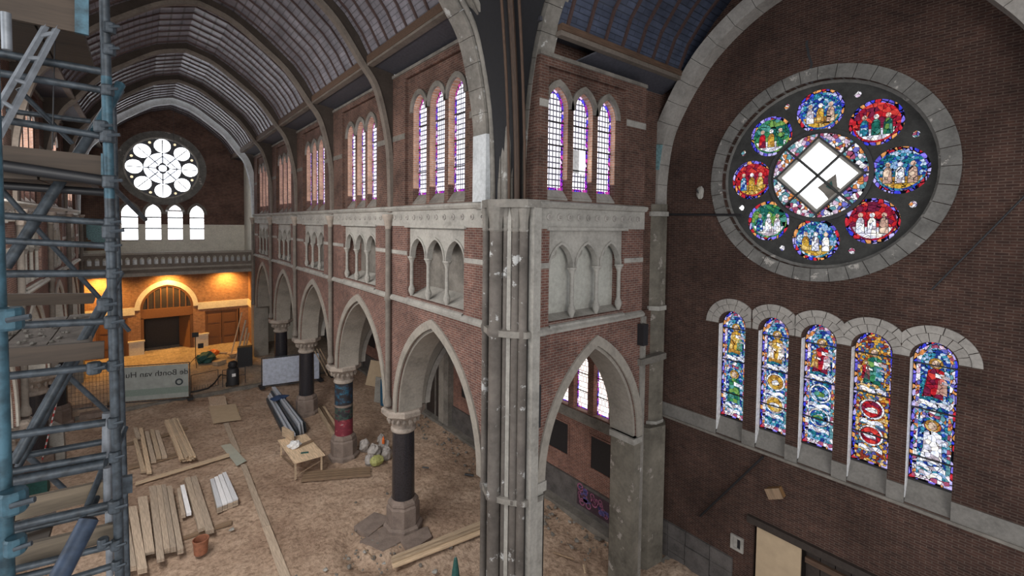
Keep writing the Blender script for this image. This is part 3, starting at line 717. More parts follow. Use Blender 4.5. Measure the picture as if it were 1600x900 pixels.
# ------------------------------------------------------------------ end wall with the coloured windows
we = thing('wall_end', None, None, kind='structure')
fre = frame((EX, 0, 0), '-X')           # local x = -Y
RC = (-4.55, 12.98)
wy = [6.62, 5.435, 4.31, 3.17, 2.025]
holes = [circ(RC, 2.5, 56)]+[[(-y+.405, 5.1), (-y-.405, 5.1)]+parch(.405, 8.5, 9.03, 8, -y) for y in wy]
holes.append([(-5.8, -.2), (-2.7, -.2), (-2.7, 2.95), (-5.8, 2.95)])
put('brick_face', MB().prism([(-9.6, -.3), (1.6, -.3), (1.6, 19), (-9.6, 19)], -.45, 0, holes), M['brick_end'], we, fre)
# rose ring stones
for k in range(40):
    a0, a1 = 2*PI*k/40+.003, 2*PI*(k+1)/40-.003
    pa = [(RC[0]+r*math.cos(a), RC[1]+r*math.sin(a)) for r in (2.5,) for a in (a0, (a0+a1)/2, a1)]; pb = [(RC[0]+r*math.cos(a), RC[1]+r*math.sin(a)) for r in (2.84,) for a in (a0, (a0+a1)/2, a1)]
    put('ring_stone', MB().band(pa, pb, -.2, .05+random.uniform(-.012, .012)), M['stone_ring'], we, fre)
put('ring_reveal', MB().prism(circ(RC, 2.52, 56), -.34, -.2, [circ(RC, 2.42, 56)]), M['stone_ring'], we, fre)
# hood mouldings: two rings of voussoirs over each lancet
for n_, y in enumerate(wy):
    for r0, r1, ns in ((.42, .62, 9), (.63, .80, 7)):
        for k in range(ns):
            a0, a1 = PI*k/ns+.012, PI*(k+1)/ns-.012
            if r1 > .7:
                lim = math.asin(min(1, .0)) 
            pa = []; pb = []
            for q in range(4):
                a = a0+(a1-a0)*q/3
                def cl(r):
                    x = r*math.cos(a); z = r*math.sin(a)
                    h = .565 if r > .7 or True else 9
                    if (x > h and n_ > 0 and False): x = h
                    return x, z
                x, z = cl(r0); pa.append((-y+x, 8.58+z)); x, z = cl(r1)
                if n_ < 4: x = min(x, .571)
                if n_ > 0: x = max(x, -.571)
                pb.append((-y+x, 8.58+z))
            pa = [(min(p[0], -y+.571) if n_ < 4 else p[0], p[1]) for p in pa]; pa = [(max(p[0], -y-.571) if n_ > 0 else p[0], p[1]) for p in pa]
            ar = sum(abs((pa[i+1][0]-pa[i][0])*(pb[i][1]-pa[i][1])-(pa[i+1][1]-pa[i][1])*(pb[i][0]-pa[i][0])) for i in range(3))
            if ar > .004: put('hood_stone', MB().band(pa, pb, -.05, .03 if r0 < .6 else .05), M['stone_vouss'], we, fre)
# sills
edges = [-9.4]+[e for y in wy for e in (-y-.405, -y+.405)]+[1.6]
for k in range(0, len(edges), 2): put('sill_band', MB().box(edges[k], edges[k+1], 5.05, 5.5, -.1, .03), M['sill'], we, fre)
put('sill_drip', MB().box(-9.4, 1.6, 5.0, 5.07, -.1, .07), M['stone_dark'], we, fre)
for y in wy:
    put('sloping_sill', MB().add([(-y-.405, 5.64, -.28), (-y+.405, 5.64, -.28), (-y+.405, 5.07, .0), (-y-.405, 5.07, .0), (-y-.405, 5.0, .0), (-y+.405, 5.0, .0)], [(3, 2, 1, 0), (4, 5, 2, 3)]), M['sill'], we, fre)
    put('white_jamb', MB().box(-y-.407, -y-.395, 5.2, 8.55, -.27, -.005), M['white'], we, fre)
# plinth blocks
x = -9.3
while x < 1.5:
    wd = random.uniform(.55, .95)
    for z0, z1 in ((-.2, .45), (.46, .95), (.96, 1.42)):
        if not (x+wd > -5.8 and x < -2.7): put('plinth_block', MB().box(x+.01, x+wd-.01, z0, z1-.01, -.05, .05+random.uniform(0, .04)), M['plinth'], we, fre)
    x += wd
put('kerb', MB().box(-8.6, -5.85, -.2, .22, .0, .45), M['stone_dark'], we, fre)
# door with lintel and board
dr = thing('door_1', 'dark recessed doorway in the end wall partly closed by a pale board', 'doorway', fre, kind='structure')
put('lintel', MB().box(-5.95, -2.5, 2.82, 3.02, -.2, .12), M['door_dark'], dr)
put('doorway_back', MB().box(-5.8, -2.7, -.2, 2.95, -.5, -.4), M['door_dark'], dr)
put('boarding', MB().box(-5.72, -4.55, 0, 2.78, -.1, -.04), M['sheet'], dr, label='pale tan board closing half of the doorway')
for k in range(5): put('door_plank', MB().box(-4.5+.35*k, -4.17+.35*k, 0, 2.78, -.36, -.3), M['door_dark'], dr)
put('transom', MB().box(-4.5, -2.7, 2.3, 2.45, -.34, -.2), M['timber'], dr)
v = thing('wall_vent', 'small stone-framed opening beside the boarded doorway', 'vent', fre @ T(-6.25, 1.95, 0))
put('frame', MB().prism([(-.19, -.22), (.19, -.22), (.19, .22), (-.19, .22)], -.02, .06, [[(-.11, -.15), (.11, -.15), (.11, .15), (-.11, .15)]]), M['stone'], v)
put('dark_opening', MB().box(0, .11, -.15, .15, -.02, .01), M['black'], v); put('shutter', MB().box(-.11, 0, -.15, .15, -.02, .03), M['stone'], v)
bx = thing('wooden_box', 'small brown wooden box tilted on the brick wall under the lancets', 'box', fre @ T(-5.2, 4.05, .12) @ Matrix.Rotation(math.radians(28), 4, 'Z'))
put('box_body', MB().box(-.2, .2, -.13, .13, -.12, .08), M['box_wood'], bx); put('box_lid', MB().box(-.21, .21, -.14, .14, .08, .1), M['wood_old'], bx)
def rod(a, b, r, label, name='iron_rail', cat='rail', br=2):
    t = thing(name, label, cat); put('rail', MB().tube(a, b, r, 8), M['black'], t, smooth=True)
    for k in range(br):
        q = (k+.5)/br; p = Vector(a).lerp(Vector(b), q); put('bracket', MB().tube(p, p+Vector((.16, 0, 0)), r*.8, 6), M['black'], t)
rod((13.88, 7.39, 2.25), (13.88, 5.55, 4.95), .03, 'dark iron handrail sloping up the end wall below the lancets')
rod((13.9, 2.1, 10.2), (13.9, .55, 12.6), .02, 'thin rusty rod slanting beside the rose window')
rod((13.9, 8.85, 11.97), (13.9, 6.4, 11.93), .035, 'dark horizontal iron bar running into the rose window ring', br=3)
wf = thing('wall_fragment', 'broken pale plaster bracket left of the rose window', 'bracket', T(13.92, 7.72, 12.65))
put('plaster_lump', MB().blob((0, 0, 0), .08, .12, .2, 3), M['stone'], wf); put('iron_stub', MB().tube((0, 0, -.1), (-.15, .05, .1), .02, 6), M['black'], wf)
mb = MB(); q = (-4.85, 16.6); rnd = random.Random(3)
for k in range(9):
    p2 = (q[0]+rnd.uniform(-.03, .09), q[1]-.13); mb.prism([(q[0]-.025, q[1]), (p2[0]-.03, p2[1]), (p2[0]+.035, p2[1]), (q[0]+.03, q[1])], 0, .004); q = p2
put('crack', mb, M['black'], we, fre)

# ---- stained glass
def disc(c, rx, ry, n=14, j=0, seed=0, a0=0):
    rn = random.Random(seed); return [(c[0]+rx*(1+rn.uniform(-j, j))*math.cos(a0+2*PI*i/n), c[1]+ry*(1+rn.uniform(-j, j))*math.sin(a0+2*PI*i/n)) for i in range(n)]
def flat(root, name, poly, z, mt, lead=.012, holes=(), label=None):
    o = put(name, MB().prism(poly, z, z+.003, holes), mt, root)
    if lead and not holes:
        cx = sum(p[0] for p in poly)/len(poly); cy = sum(p[1] for p in poly)/len(poly)
        big = []
        for p in poly:
            L = math.hypot(p[0]-cx, p[1]-cy) or 1; big.append((p[0]+(p[0]-cx)/L*lead, p[1]+(p[1]-cy)/L*lead))
        put('lead', MB().prism(big, z-.003, z-.001), M['black'], o)
    if label: o['label'] = label
    return o
def figure(root, c, h, robe, seed, z=.012, lean=0):
    """a small standing glass figure: robe, arms, head and halo"""
    rn = random.Random(seed); x, y = c; wv = h*.2
    flat(root, 'robe_glass', [(x-wv, y-h*.5), (x-wv*.3, y-h*.46), (x+wv*.9, y-h*.5), (x+wv*.8+lean, y-h*.1), (x+wv*.75+lean, y+h*.18), (x+lean, y+h*.26), (x-wv*.7+lean, y+h*.16), (x-wv*.7, y-h*.15)], z, robe)
    flat(root, 'arm_glass', [(x+lean, y+h*.14), (x+lean+wv*1.3, y+h*.08), (x+lean+wv*1.35, y+h*.0), (x+lean, y+h*.03)], z+.006, M['g_paint'], .008)
    flat(root, 'halo_glass', disc((x+lean, y+h*.36), h*.13, h*.13, 10), z, M['g_gold'], .01)
    flat(root, 'head_glass', disc((x+lean, y+h*.35), h*.075, h*.09, 8), z+.006, M['g_skin'], .008)
def scroll(root, y, w_, z=.014):
    n = 8; top = [(-w_+2*w_*i/n, y+.05+.025*math.sin(i*1.3)) for i in range(n+1)]; bot = [(-w_+2*w_*i/n, y-.05+.025*math.sin(i*1.3)) for i in reversed(range(n+1))]
    flat(root, 'scroll_glass', bot[::-1]+top[::-1], z, M['g_paint'], .01)
names5 = ['lancet with a yellow-robed saint and a dark panel below, first from the corner pier', 'lancet with two round gold medallions, second from the corner pier', 'lancet with a red figure and blue roundels in the middle of the row of five',
          'lancet in amber and orange glass with two ringed medallions, fourth in the row', 'largest lancet with a red-cloaked figure above a white-robed figure under a red halo']
fields = ['g_blue', 'g_blue', 'g_blue', 'g_amber', 'g_blue']
for n_, y in enumerate(wy):
    WN[0] += 1
    g = thing('window_%d' % WN[0], names5[n_], 'window', fre @ T(-y, 0, -.27), 'coloured lancets of the end wall', 'structure')
    hw, b = .405, .075
    outl = [(hw, 5.6), (-hw, 5.6)]+parch(hw, 8.5, 9.03, 8); inn = [(hw-b, 5.6+b), (-hw+b, 5.6+b)]+parch(hw-b, 8.48, 8.93, 8)
    inn2 = [(hw-b-.07, 5.7+b), (-hw+b+.07, 5.7+b)]+parch(hw-b-.07, 8.46, 8.83, 8)
    flat(g, 'border_glass', outl, 0, M['g_border'], 0, [inn]); flat(g, 'inner_border_glass', inn, 0, M['g_mixed' if n_ != 3 else 'g_amber'], 0, [inn2]); flat(g, 'field_glass', inn2, 0, M[fields[n_]], 0)
    robes = [(M['g_gold'], M['g_red']), (M['g_gold'], M['g_blue']), (M['g_red'], M['g_green']), (M['g_green'], M['g_red']), (M['g_red'], M['g_paint'])][n_]
    figure(g, (-.02, 8.12), .95, robes[0], n_, lean=.03)
    figure(g, (.13, 8.0), .5, [M['g_green'], M['g_paint'], M['g_paint'], M['g_blue'], M['g_skin']][n_], n_+9)
    if n_ in (1, 2, 3): figure(g, (-.15, 8.0), .5, [M['g_red'], M['g_paint'], M['g_gold'], M['g_red'], M['g_skin']][n_], n_+19)
    scroll(g, 7.5, .27)
    if n_ in (1, 2, 3):
        for my in (7.08, 6.42) if n_ < 3 else (7.02, 6.35):
            flat(g, 'medallion_ring', disc((0, my), .25, .25, 20), .01, M['g_paint'], .012); flat(g, 'medallion', disc((0, my), .205, .205, 18), .017, [M['g_gold'], M['g_gold'], M['g_blue'], M['g_red'], M['g_blue']][n_], .01)
            flat(g, 'beast_glass', disc((.0, my-.02), .13, .07, 9, .3, n_+int(my*10)), .024, M['g_paint'] if n_ != 2 else M['g_green'], .008)
            scroll(g, my-.34, .24)
    else:
        flat(g, 'canopy_glass', [(-.22, 7.1), (-.22, 7.25), (0, 7.4), (.22, 7.25), (.22, 7.1), (0, 7.22)], .01, M['g_mixed'], .01)
        figure(g, (0, 6.62), 1.05, M['g_green'] if n_ == 0 else M['g_paint'], n_+30)
        scroll(g, 6.0, .25); scroll(g, 5.84, .2)
        if n_ == 4: flat(g, 'red_halo_glass', disc((0, 6.99), .15, .13, 12), .011, M['g_red'], .01)
    for v_ in (5.62, 6.38 if n_ != 4 else 6.2, 7.42 if n_ != 4 else 7.35, 8.42): put('saddle_bar', MB().box(-hw, hw, v_-.016, v_+.016, .0, .05), M['black'], g)
    put('frame', MB().prism([(hw+.01, 5.58), (-hw-.01, 5.58)]+parch(hw+.01, 8.5, 9.04, 8), -.02, .03, [[(hw-.02, 5.62), (-hw+.02, 5.62)]+parch(hw-.02, 8.5, 9.0, 8)]), M['black'], g)
# rose window
WN[0] += 1
rs = thing('window_%d' % WN[0], 'great round rose window with eight coloured roundels and a clear broken centre diamond', 'window', fre @ T(RC[0], RC[1], -.27), None, 'structure')
lob = [(1.73*math.cos(PI/8*0+2*PI*k/8+PI/2), 1.73*math.sin(2*PI*k/8+PI/2)) for k in range(8)]
qd = [(2.16*math.cos(2*PI*(k+.5)/8+PI/2), 2.16*math.sin(2*PI*(k+.5)/8+PI/2)) for k in range(8)]
put('tracery', MB().prism(circ((0, 0), 2.5, 60), -.06, .06, [circ((0, 0), 1.13, 40)]+[circ(c, .57, 28) for c in lob]+[disc(c, .085, .085, 8) for c in qd]), M['tracery'], rs)
cols = [('g_blue', ('g_paint', 'g_gold', 'g_skin')), ('g_mixed', ('g_red', 'g_gold', 'g_green')), ('g_red', ('g_blue', 'g_gold', 'g_gold')), ('g_mixed', ('g_blue', 'g_paint', 'g_paint')), ('g_blue', ('g_gold', 'g_paint', 'g_paint')), ('g_red', ('g_paint', 'g_paint', 'g_skin')), ('g_blue', ('g_skin', 'g_paint', 'g_skin')), ('g_red', ('g_blue', 'g_green', 'g_green'))]
for k, c in enumerate(lob):
    fg, fgs = cols[k]
    if k == 1: fg = 'g_green'
    if k == 3: fg = 'g_green'
    ro = put('roundel_rim', MB().prism(circ(c, .585, 28), 0, .01, [circ(c, .49, 24)]), M['g_border'], rs)
    fo = put('roundel_glass', MB().prism(circ(c, .50, 24), 0, .006), M[fg], rs)
    put('ground_glass', MB().prism([(c[0]+.44*math.cos(a), c[1]+.44*math.sin(a)) for a in [PI+.35+(PI-.7)*i/8 for i in range(9)]], .008, .011), M['g_gold' if k % 2 == 0 else 'g_paint'], fo)
    for q, gm in enumerate(fgs):
        figure_root = fo
        x = c[0]-.24+.24*q; hh = .5+.08*((q+k) % 2); zz = .014
        poly = [(x-.085, c[1]-.3), (x+.09, c[1]-.3), (x+.07, c[1]+.02), (x+.03, c[1]+.08), (x-.04, c[1]+.07), (x-.08, c[1]-.02)]
        put('lead', MB().prism([(x-.1, c[1]-.315), (x+.105, c[1]-.315), (x+.085, c[1]+.03), (x+.035, c[1]+.095), (x-.045, c[1]+.09), (x-.095, c[1]-.01)], zz-.003, zz-.001), M['black'], fo)
        put('robe_glass', MB().prism(poly, zz, zz+.003), M[gm], fo)
        put('head_glass', MB().prism(disc((x, c[1]+.15), .055, .06, 9), zz, zz+.003), M['g_skin' if q != 1 else 'g_paint'], fo)
for k, c in enumerate(qd): put('small_light', MB().prism(disc(c, .085, .085, 4), -.01, 0), M['g_clear' if k == 2 else 'g_mixed'], rs)
D = 1.02
put('centre_glass', MB().prism(circ((0, 0), 1.18, 40), 0, .005, [[(0, D), (-D, 0), (0, -D), (D, 0)]]), M['g_mixed'], rs)
for k in range(4):
    a = PI/4+k*PI/2; dx, dy = math.cos(a), math.sin(a)
    px_, py_ = (dx*.33*1.0, dy*.33*1.0)
for ix in (0, 1):
    for iy in (0, 1):
        e1, e2 = Vector((.7071, .7071)), Vector((-.7071, .7071)); S = D*.7071; g0 = .035
        a0, a1 = (-S+.09 if ix == 0 else g0), (-g0 if ix == 0 else S-.09); b0, b1 = (-S+.09 if iy == 0 else g0), (-g0 if iy == 0 else S-.09)
        P4 = [e1*a0+e2*b0, e1*a1+e2*b0, e1*a1+e2*b1, e1*a0+e2*b1]
        put('clear_pane', MB().prism([(p.x, p.y) for p in P4], 0, .005), M['g_clear'], rs)
put('inner_frame', MB().prism([(0, D), (-D, 0), (0, -D), (D, 0)], .0, .05, [[(0, D-.11), (-D+.11, 0), (0, -D+.11), (D-.11, 0)]]), M['stone'], rs)
put('diamond_frame', MB().prism([(0, D+.05), (-D-.05, 0), (0, -D-.05), (D+.05, 0)], .01, .09, [[(0, D-.01), (-D+.01, 0), (0, -D+.01), (D-.01, 0)]]), M['black'], rs)
put('centre_ring', MB().prism(circ((0, 0), 1.24, 44), .0, .1, [circ((0, 0), 1.15, 44)]), M['black'], rs)
for a, r0 in [(0, D), (PI/2, D), (PI, D), (-PI/2, D)]+[(PI/4+k*PI/2, .72) for k in range(4)]:
    put('glazing_bar', MB().tube((r0*math.cos(a), r0*math.sin(a), .05), (1.2*math.cos(a), 1.2*math.sin(a), .05), .03, 6), M['black'], rs)
for a in (PI/4, 3*PI/4): put('glazing_bar', MB().tube((-.72*math.cos(a), -.72*math.sin(a), .04), (.72*math.cos(a), .72*math.sin(a), .04), .035, 6), M['tracery'], rs)
put('broken_shard', MB().prism([(.0, -.32), (.42, .02), (.46, -.32), (.60, -.44), (.32, -.72), (.15, -.48)], .02, .03), M['stone_dark'], rs, label='grey triangular shard hanging in the broken diamond')
put('flying_cloth', MB().prism([(.2, -.3), (.33, -.16), (.36, -.34), (.3, -.38)], .035, .04), M['umb'], rs)

# ------------------------------------------------------------------ right aisle beyond the arcade
wo = thing('wall_outer', None, None, kind='structure')
fro = frame((13.5, 0, 0), '-X')
def aisle_bay(yc, hw=3.3):
    fr = frame((13.5, yc, 0), '-X')
    wc = (-1.05, 0, 1.05)
    hs = [[(c+.38, 4.2), (c-.38, 4.2)]+parch(.38, 6.1, 6.55, 6, c) for c in wc]
    put('brick_face', MB().prism([(-hw, 0), (hw, 0), (hw, 9.2), (-hw, 9.2)], -.4, 0, hs), M['brick_aisle'], wo, fr)
    put('sill_band', MB().box(-hw, hw, 3.75, 4.15, -.1, .06), M['stone_dark'], wo, fr)
    put('plinth', MB().box(-hw, hw, 0, 1.35, -.1, .09), M['plinth'], wo, fr)
    put('kerb', MB().box(-hw, hw, -.1, .25, .09, .5), M['stone_dark'], wo, fr)
    for c in (-1.35, 1.35): put('blank_panel', MB().box(c-.72, c+.72, 2.15, 3.4, -.1, .015), M['black'], wo, fr)
    for c in (-1.35, 1.35): put('panel_frame', MB().prism([(c-.8, 2.07), (c+.8, 2.07), (c+.8, 3.48), (c-.8, 3.48)], 0, .03, [[(c-.72, 2.15), (c+.72, 2.15), (c+.72, 3.4), (c-.72, 3.4)]]), M['brick_aisle'], wo, fr)
    put('wall_respond', MB().box(-hw-.2, -hw+.35, 0, 5, 0, .35), M['stone_dark'], wo, fr)
    return fr
yc_ = [12.3, 18.9, 25.6, 32.3, 39.0, 45.5]
for k, y in enumerate(yc_):
    fr = aisle_bay(y)
    for j, c in enumerate((1.05, 0, -1.05)):
        if k < 4: window(fr, c, .38, 4.2, 6.55, 'warm leaded aisle lancet, %s of three in the %s aisle bay from the transept' % (winw[j], ords[k]), M['g_aisle'], .25, group='aisle lancets', bars=2, border=.05)
ceil2 = thing('ceiling', None, None, kind='structure')
put('aisle_ceiling', MB().box(8.15, 13.9, 9.45, 48, 9.2, 9.4), M['soffit'], ceil2)
put('aisle_ceiling', MB().box(-10, -4.2, 14, 48, 9.2, 9.4), M['soffit'], ceil2)
me_ = sidexz(MB().prism([(8.1, 4.65), (8.35, 4.65)]+[(p[0]+10.75, p[1]) for p in parch(2.35, 4.65, 7.6, 10)]+[(13.15, 4.65), (13.15, 0), (13.6, 0), (13.6, 9.2), (8.1, 9.2)], -.28, .28)).mesh('aisle_arch', M['arch'])
for y in YB[1:]: obj('aisle_arch', me_, wo, T(0, y, 0))
me2 = sidexz(MB().prism([(p[0]+10.75, p[1]) for p in parch(2.35, 4.65, 7.6, 10)]+[(p[0]+10.75, p[1]) for p in reversed(parch(2.15, 4.65, 7.35, 10))], -.32, .32)).mesh('aisle_rib', M['stone'])
for y in YB[1:]: obj('aisle_rib', me2, wo, T(0, y, 0))
put('graffiti', MB().box(-12.3, -10.35, .45, 1.25, .095, .1), mat_plain('dark_spray', (.045, .022, .032), .8), wo, fro)
rn = random.Random(11); mb = MB()
for k in range(26):
    c = (-12.2+1.75*rn.random(), .6+.6*rn.random()); r = rn.uniform(.07, .16)
    mb.prism(circ(c, r, 12), .1, .104, [circ(c, r*.7, 12)])
put('graffiti_letters', mb, mat_plain('pink_spray', (.28, .09, .17), .6), wo, fro, kind='stuff')
mb = MB()
for k in range(18):
    c = (-12.2+1.75*rn.random(), .6+.6*rn.random()); r = rn.uniform(.05, .14)
    mb.prism(disc(c, r, r*.6, 7, .4, k), .1045, .107)
put('graffiti_fill', mb, mat_plain('violet_spray', (.07, .06, .18), .6), wo, fro, kind='stuff')
d5 = thing('door_5', 'dark glazed double door in the aisle wall seen through the nearest arch', 'door', frame((13.5, 23.6, 0), '-X'), None, 'structure')
put('dark_leaf', MB().box(-1.15, 1.15, .1, 3.5, 0, .12), M['door_dark'], d5)
for u in (-1.2, -.04, 1.12): put('mullion', MB().box(u, u+.08, .1, 3.55, .1, .18), M['stone_dark'], d5)
put('door_head', MB().box(-1.25, 1.25, 3.5, 3.7, 0, .2), M['stone_dark'], d5)
# left aisle outer wall
wo2 = thing('wall_outer', None, None, kind='structure')
put('brick_face', MB().box(-10.0, -9.6, 14, 48, 0, 9.2), M['plaster'], wo2)
for k in range(5):
    y = 19.3+6.65*k
    put('wall_respond', MB().box(-9.6, -9.3, y-.3, y+.3, 0, 9.2), M['stone'], wo2)
    fr = frame((-9.6, y+3.3, 0), '+X')
    for c in (-.8, .8): window(fr, c, .5, 3.6, 6.6, 'pale far aisle window glimpsed between the scaffold tubes', M['g_left'], -.03, group='left aisle windows', bars=2, border=0)

# ------------------------------------------------------------------ far end: gallery wall, rose, balcony, hall doors
wf_ = thing('wall_far', None, None, kind='structure')
frf = frame((0, FY, 0), '-Y')
FR = (1.4, 15.85)
lw = [(-1.22, 11.35), (.28, 11.35), (1.98, 11.35), (3.62, 11.35)]
lwx = [-.72+.0, .72, 2.12, 3.62]; lwx = [-.75, .73, 2.18, 3.68]
hs = [circ(FR, 2.42, 48)]+[[(c+.50, 9.95), (c-.50, 9.95)]+parch(.50, 12.1, 12.85, 8, c) for c in lwx]
put('upper_face', MB().prism([(-4.6, 7.2), (8.6, 7.2), (8.6, 21.2), (-4.6, 21.2)], -.5, 0, hs), M['brick_up'], wf_, frf)
put('porch_back', MB().box(-4.6, 8.6, 0, 7.6, -2.4, -2.2), M['door_dark'], wf_, frf); put('porch_side', MB().box(-1.2, -.4, 0, 7.6, -2.3, -.3), M['door_dark'], wf_, frf); put('porch_side', MB().box(3.5, 4.0, 0, 7.6, -2.3, -.3), M['door_dark'], wf_, frf)
put('plaster_dado', MB().prism([(-4.6, 7.2), (7.6, 7.2), (7.6, 11.25), (-4.6, 11.25)], 0, .03, [[(c+.5, 9.9), (c-.5, 9.9)]+[(c-.5, 11.2), (c+.5, 11.2)] for c in lwx]), M['plaster'], wf_, frf)
put('rose_moulding', MB().prism(circ(FR, 3.0, 48), 0, .04, [circ(FR, 2.42, 48)]), M['stone_ring'], wf_, frf)
put('rose_rim', MB().prism(circ(FR, 2.5, 48), -.1, .07, [circ(FR, 2.38, 48)]), M['stone'], wf_, frf)
for c in lwx:
    put('window_surround', ring_mesh(.5, 12.1, 12.85, .22, 0, .03, 8, c), M['stone_dark'], wf_, frf)
    window(frf, c, .5, 10.0, 12.85, 'bright white arched window below the far rose, %s from the left' % ['first', 'second', 'third', 'fourth'][lwx.index(c)], M['g_far'], .3, group='four bright windows over the gallery', bars=2, border=0, barw=.06)
WN[0] += 1
fr2 = thing('window_%d' % WN[0], 'far white rose window of eight petals round a quatrefoil', 'window', frf @ T(FR[0], FR[1], -.2), None, 'structure')
pet = [(1.83*math.cos(2*PI*k/8+PI/2), 1.83*math.sin(2*PI*k/8+PI/2)) for k in range(8)]
put('tracery', MB().prism(circ((0, 0), 2.42, 48), -.05, .05, [circ((0, 0), 1.24, 32)]+[circ(c, .555, 18) for c in pet]), M['far_tracery'], fr2)
for c in pet:
    put('petal_glass', MB().prism(circ(c, .58, 18), -.04, -.03), M['g_far'], fr2)
    put('petal_bar', MB().tube((c[0]*.72, c[1]*.72, 0), (c[0]*1.27, c[1]*1.27, 0), .04, 6), M['black'], fr2)
put('centre_glass', MB().prism(circ((0, 0), 1.27, 32), -.04, -.03), M['g_far2'], fr2)
put('quatrefoil', MB().prism([(.34*math.cos(2*PI*i/32)*(1+.35*abs(math.cos(4*PI*i/32))), .34*math.sin(2*PI*i/32)*(1+.35*abs(math.cos(4*PI*i/32)))) for i in range(32)], 0, .03, [circ((0, 0), .27, 16)]), M['far_tracery'], fr2)
for k in range(8): a = 2*PI*k/8; put('glazing_bar', MB().tube((.42*math.cos(a), .42*math.sin(a), 0), (1.24*math.cos(a), 1.24*math.sin(a), 0), .045, 6), M['far_tracery'], fr2)
for k in range(4):
    a = PI/2*k; put('glazing_bar', MB().tube((1.0*math.cos(a), 1.0*math.sin(a), 0), (1.0*math.cos(a+PI/2), 1.0*math.sin(a+PI/2), 0), .035, 6), M['far_tracery'], fr2)
for k in range(8):
    a = 2*PI*(k+.5)/8+PI/2; put('small_light', MB().prism(circ((2.14*math.cos(a), 2.18*math.sin(a)), .1, 8), .05, .06), mat_emit('amber_light_%d' % k, (1, .8, .5), 1.0) if k == 0 else bpy.data.materials['amber_light_0'], fr2)
ch = thing('pendant_lamp', 'small ring chandelier hanging in front of the far arched windows', 'lamp', T(2.0, 44, 12.3))
put('wire', MB().tube((0, 0, .1), (0, 0, 8), .012, 5), M['black'], ch); put('lamp_ring', MB().lathe([(.55, -.05), (.6, 0), (.55, .08), (.5, .02)], 16), M['white'], ch)
# side returns of the gallery bay
put('side_return', MB().box(7.2, 7.7, 43.2, 47.6, 7.3, 17), M['plaster'], wf_); put('side_return', MB().box(-4.1, -3.6, 43.2, 47.6, 7.3, 17), M['plaster'], wf_)
# stair opening in the left of the gallery wall
st = thing('gallery_stair', 'dark red stair seen in a pale opening on the gallery', 'stair', frf @ T(-2.55, 9.2, .06))
put('stair_back', MB().box(-.75, .6, 0, 2.1, -.02, 0), M['teal'], st)
for k in range(7): put('step', MB().box(-.75, .35-.17*k, .14*k, .14*k+.11, 0, .12), M['door'], st)
for x in (-.9, .6): put('door_post', MB().box(x, x+.15, 0, 2.15, 0, .15), M['rib'], st)
# balcony
bal = thing('balcony', 'carved stone balcony with a pierced arcaded parapet across the far end', 'balcony', frame((1.9, 43.1, 0), '-Y'), kind='structure')
put('balcony_floor', MB().box(-5.6, 5.3, 7.65, 7.95, -4.4, .05), M['rib'], bal)
put('balcony_beam', MB().box(-5.6, 5.3, 7.45, 7.7, -.6, .15), M['arch'], bal)
put('string', MB().box(-5.6, 5.3, 7.95, 8.1, -.2, .18), M['arch'], bal)
n = 26; wv = 10.6/n; hs = []
for k in range(n):
    c = -5.4+wv*(k+.5); hs.append([(c+.125, 8.32), (c-.125, 8.32)]+parch(.125, 8.68, 8.86, 4, c))
put('parapet', MB().prism([(-5.6, 8.05), (5.3, 8.05), (5.3, 9.05), (-5.6, 9.05)], -.12, .1, hs), M['rib'], bal)
put('white_kickboard', MB().box(-5.4, 5.1, 8.0, 8.62, -1.0, -.95), M['white'], bal)
put('coping', MB().box(-5.6, 5.3, 9.05, 9.2, -.2, .2), M['arch'], bal)
# hall wall under the balcony
hx = 1.55
hs = [[(hx+1.75, .2), (hx-1.75, .2)]+parch(1.75, 4.3, 6.25, 12, hx), [(6.75, .2), (4.15, .2), (4.15, 3.75), (6.75, 3.75)], [(-.95-.05, .2), (-2.9, .2), (-2.9, 3.75), (-1.0, 3.75)]]
put('hall_face', MB().prism([(-4.6, .1), (8.6, .1), (8.6, 7.6), (-4.6, 7.6)], -.3, .0, hs), M['brick_far'], wf_, frf)
put('hall_band', MB().prism([(-4.6, 3.95), (hx-2.1, 3.95), (hx-2.1, 4.55), (-4.6, 4.55)], 0, .05), M['plaster'], wf_, frf)
put('hall_band', MB().box(hx+2.1, 7.4, 3.95, 4.55, 0, .05), M['plaster'], wf_, frf)
put('portal_arch', ring_mesh(1.78, 4.3, 6.25, .34, -.1, .07, 12, hx), M['plaster'], wf_, frf)
for x in (-1.0+.05, hx+1.85):
    put('portal_pier', MB().box(x, x+.95, .1, 1.75, 0, .18), M['plaster'], wf_, frf); put('pier_cap', MB().box(x-.06, x+1.01, 1.75, 1.85, 0, .24), M['plaster'], wf_, frf)
put('side_wall', MB().box(7.45, 7.6, 43.3, 47.6, 0, 7.6), M['brick_far'], wf_); put('side_band', MB().box(7.40, 7.46, 43.3, 47.6, 3.95, 4.55), M['plaster'], wf_)
put('side_post', MB().box(7.2, 7.62, 42.9, 43.35, 0, 7.6), M['plaster'], wf_)
put('side_wall', MB().box(-4.6, -4.45, 43.3, 47.6, 0, 7.6), M['brick_far'], wf_)
d2 = thing('door_2', 'arched oak portal with a glazed fanlight, standing open at the far end', 'door', frf @ T(hx, 0, -.1), None, 'structure')
put('fanlight_glass', MB().prism(parch(1.7, 4.3, 6.2, 12), -.05, -.03), M['door_dark'], d2)
put('fanlight_frame', MB().band(parch(1.6, 4.3, 6.1, 12), parch(1.75, 4.3, 6.25, 12), -.04, .06), M['door'], d2)
for k in range(-3, 4):
    u = .42*k; put('glazing_bar', MB().box(u-.04, u+.04, 4.2, 4.3+1.85*math.sqrt(max(.02, 1-(u/1.65)**2)), -.02, .03), M['door'], d2)
put('transom', MB().box(-1.75, 1.75, 3.55, 4.3, -.05, .08), M['door'], d2)
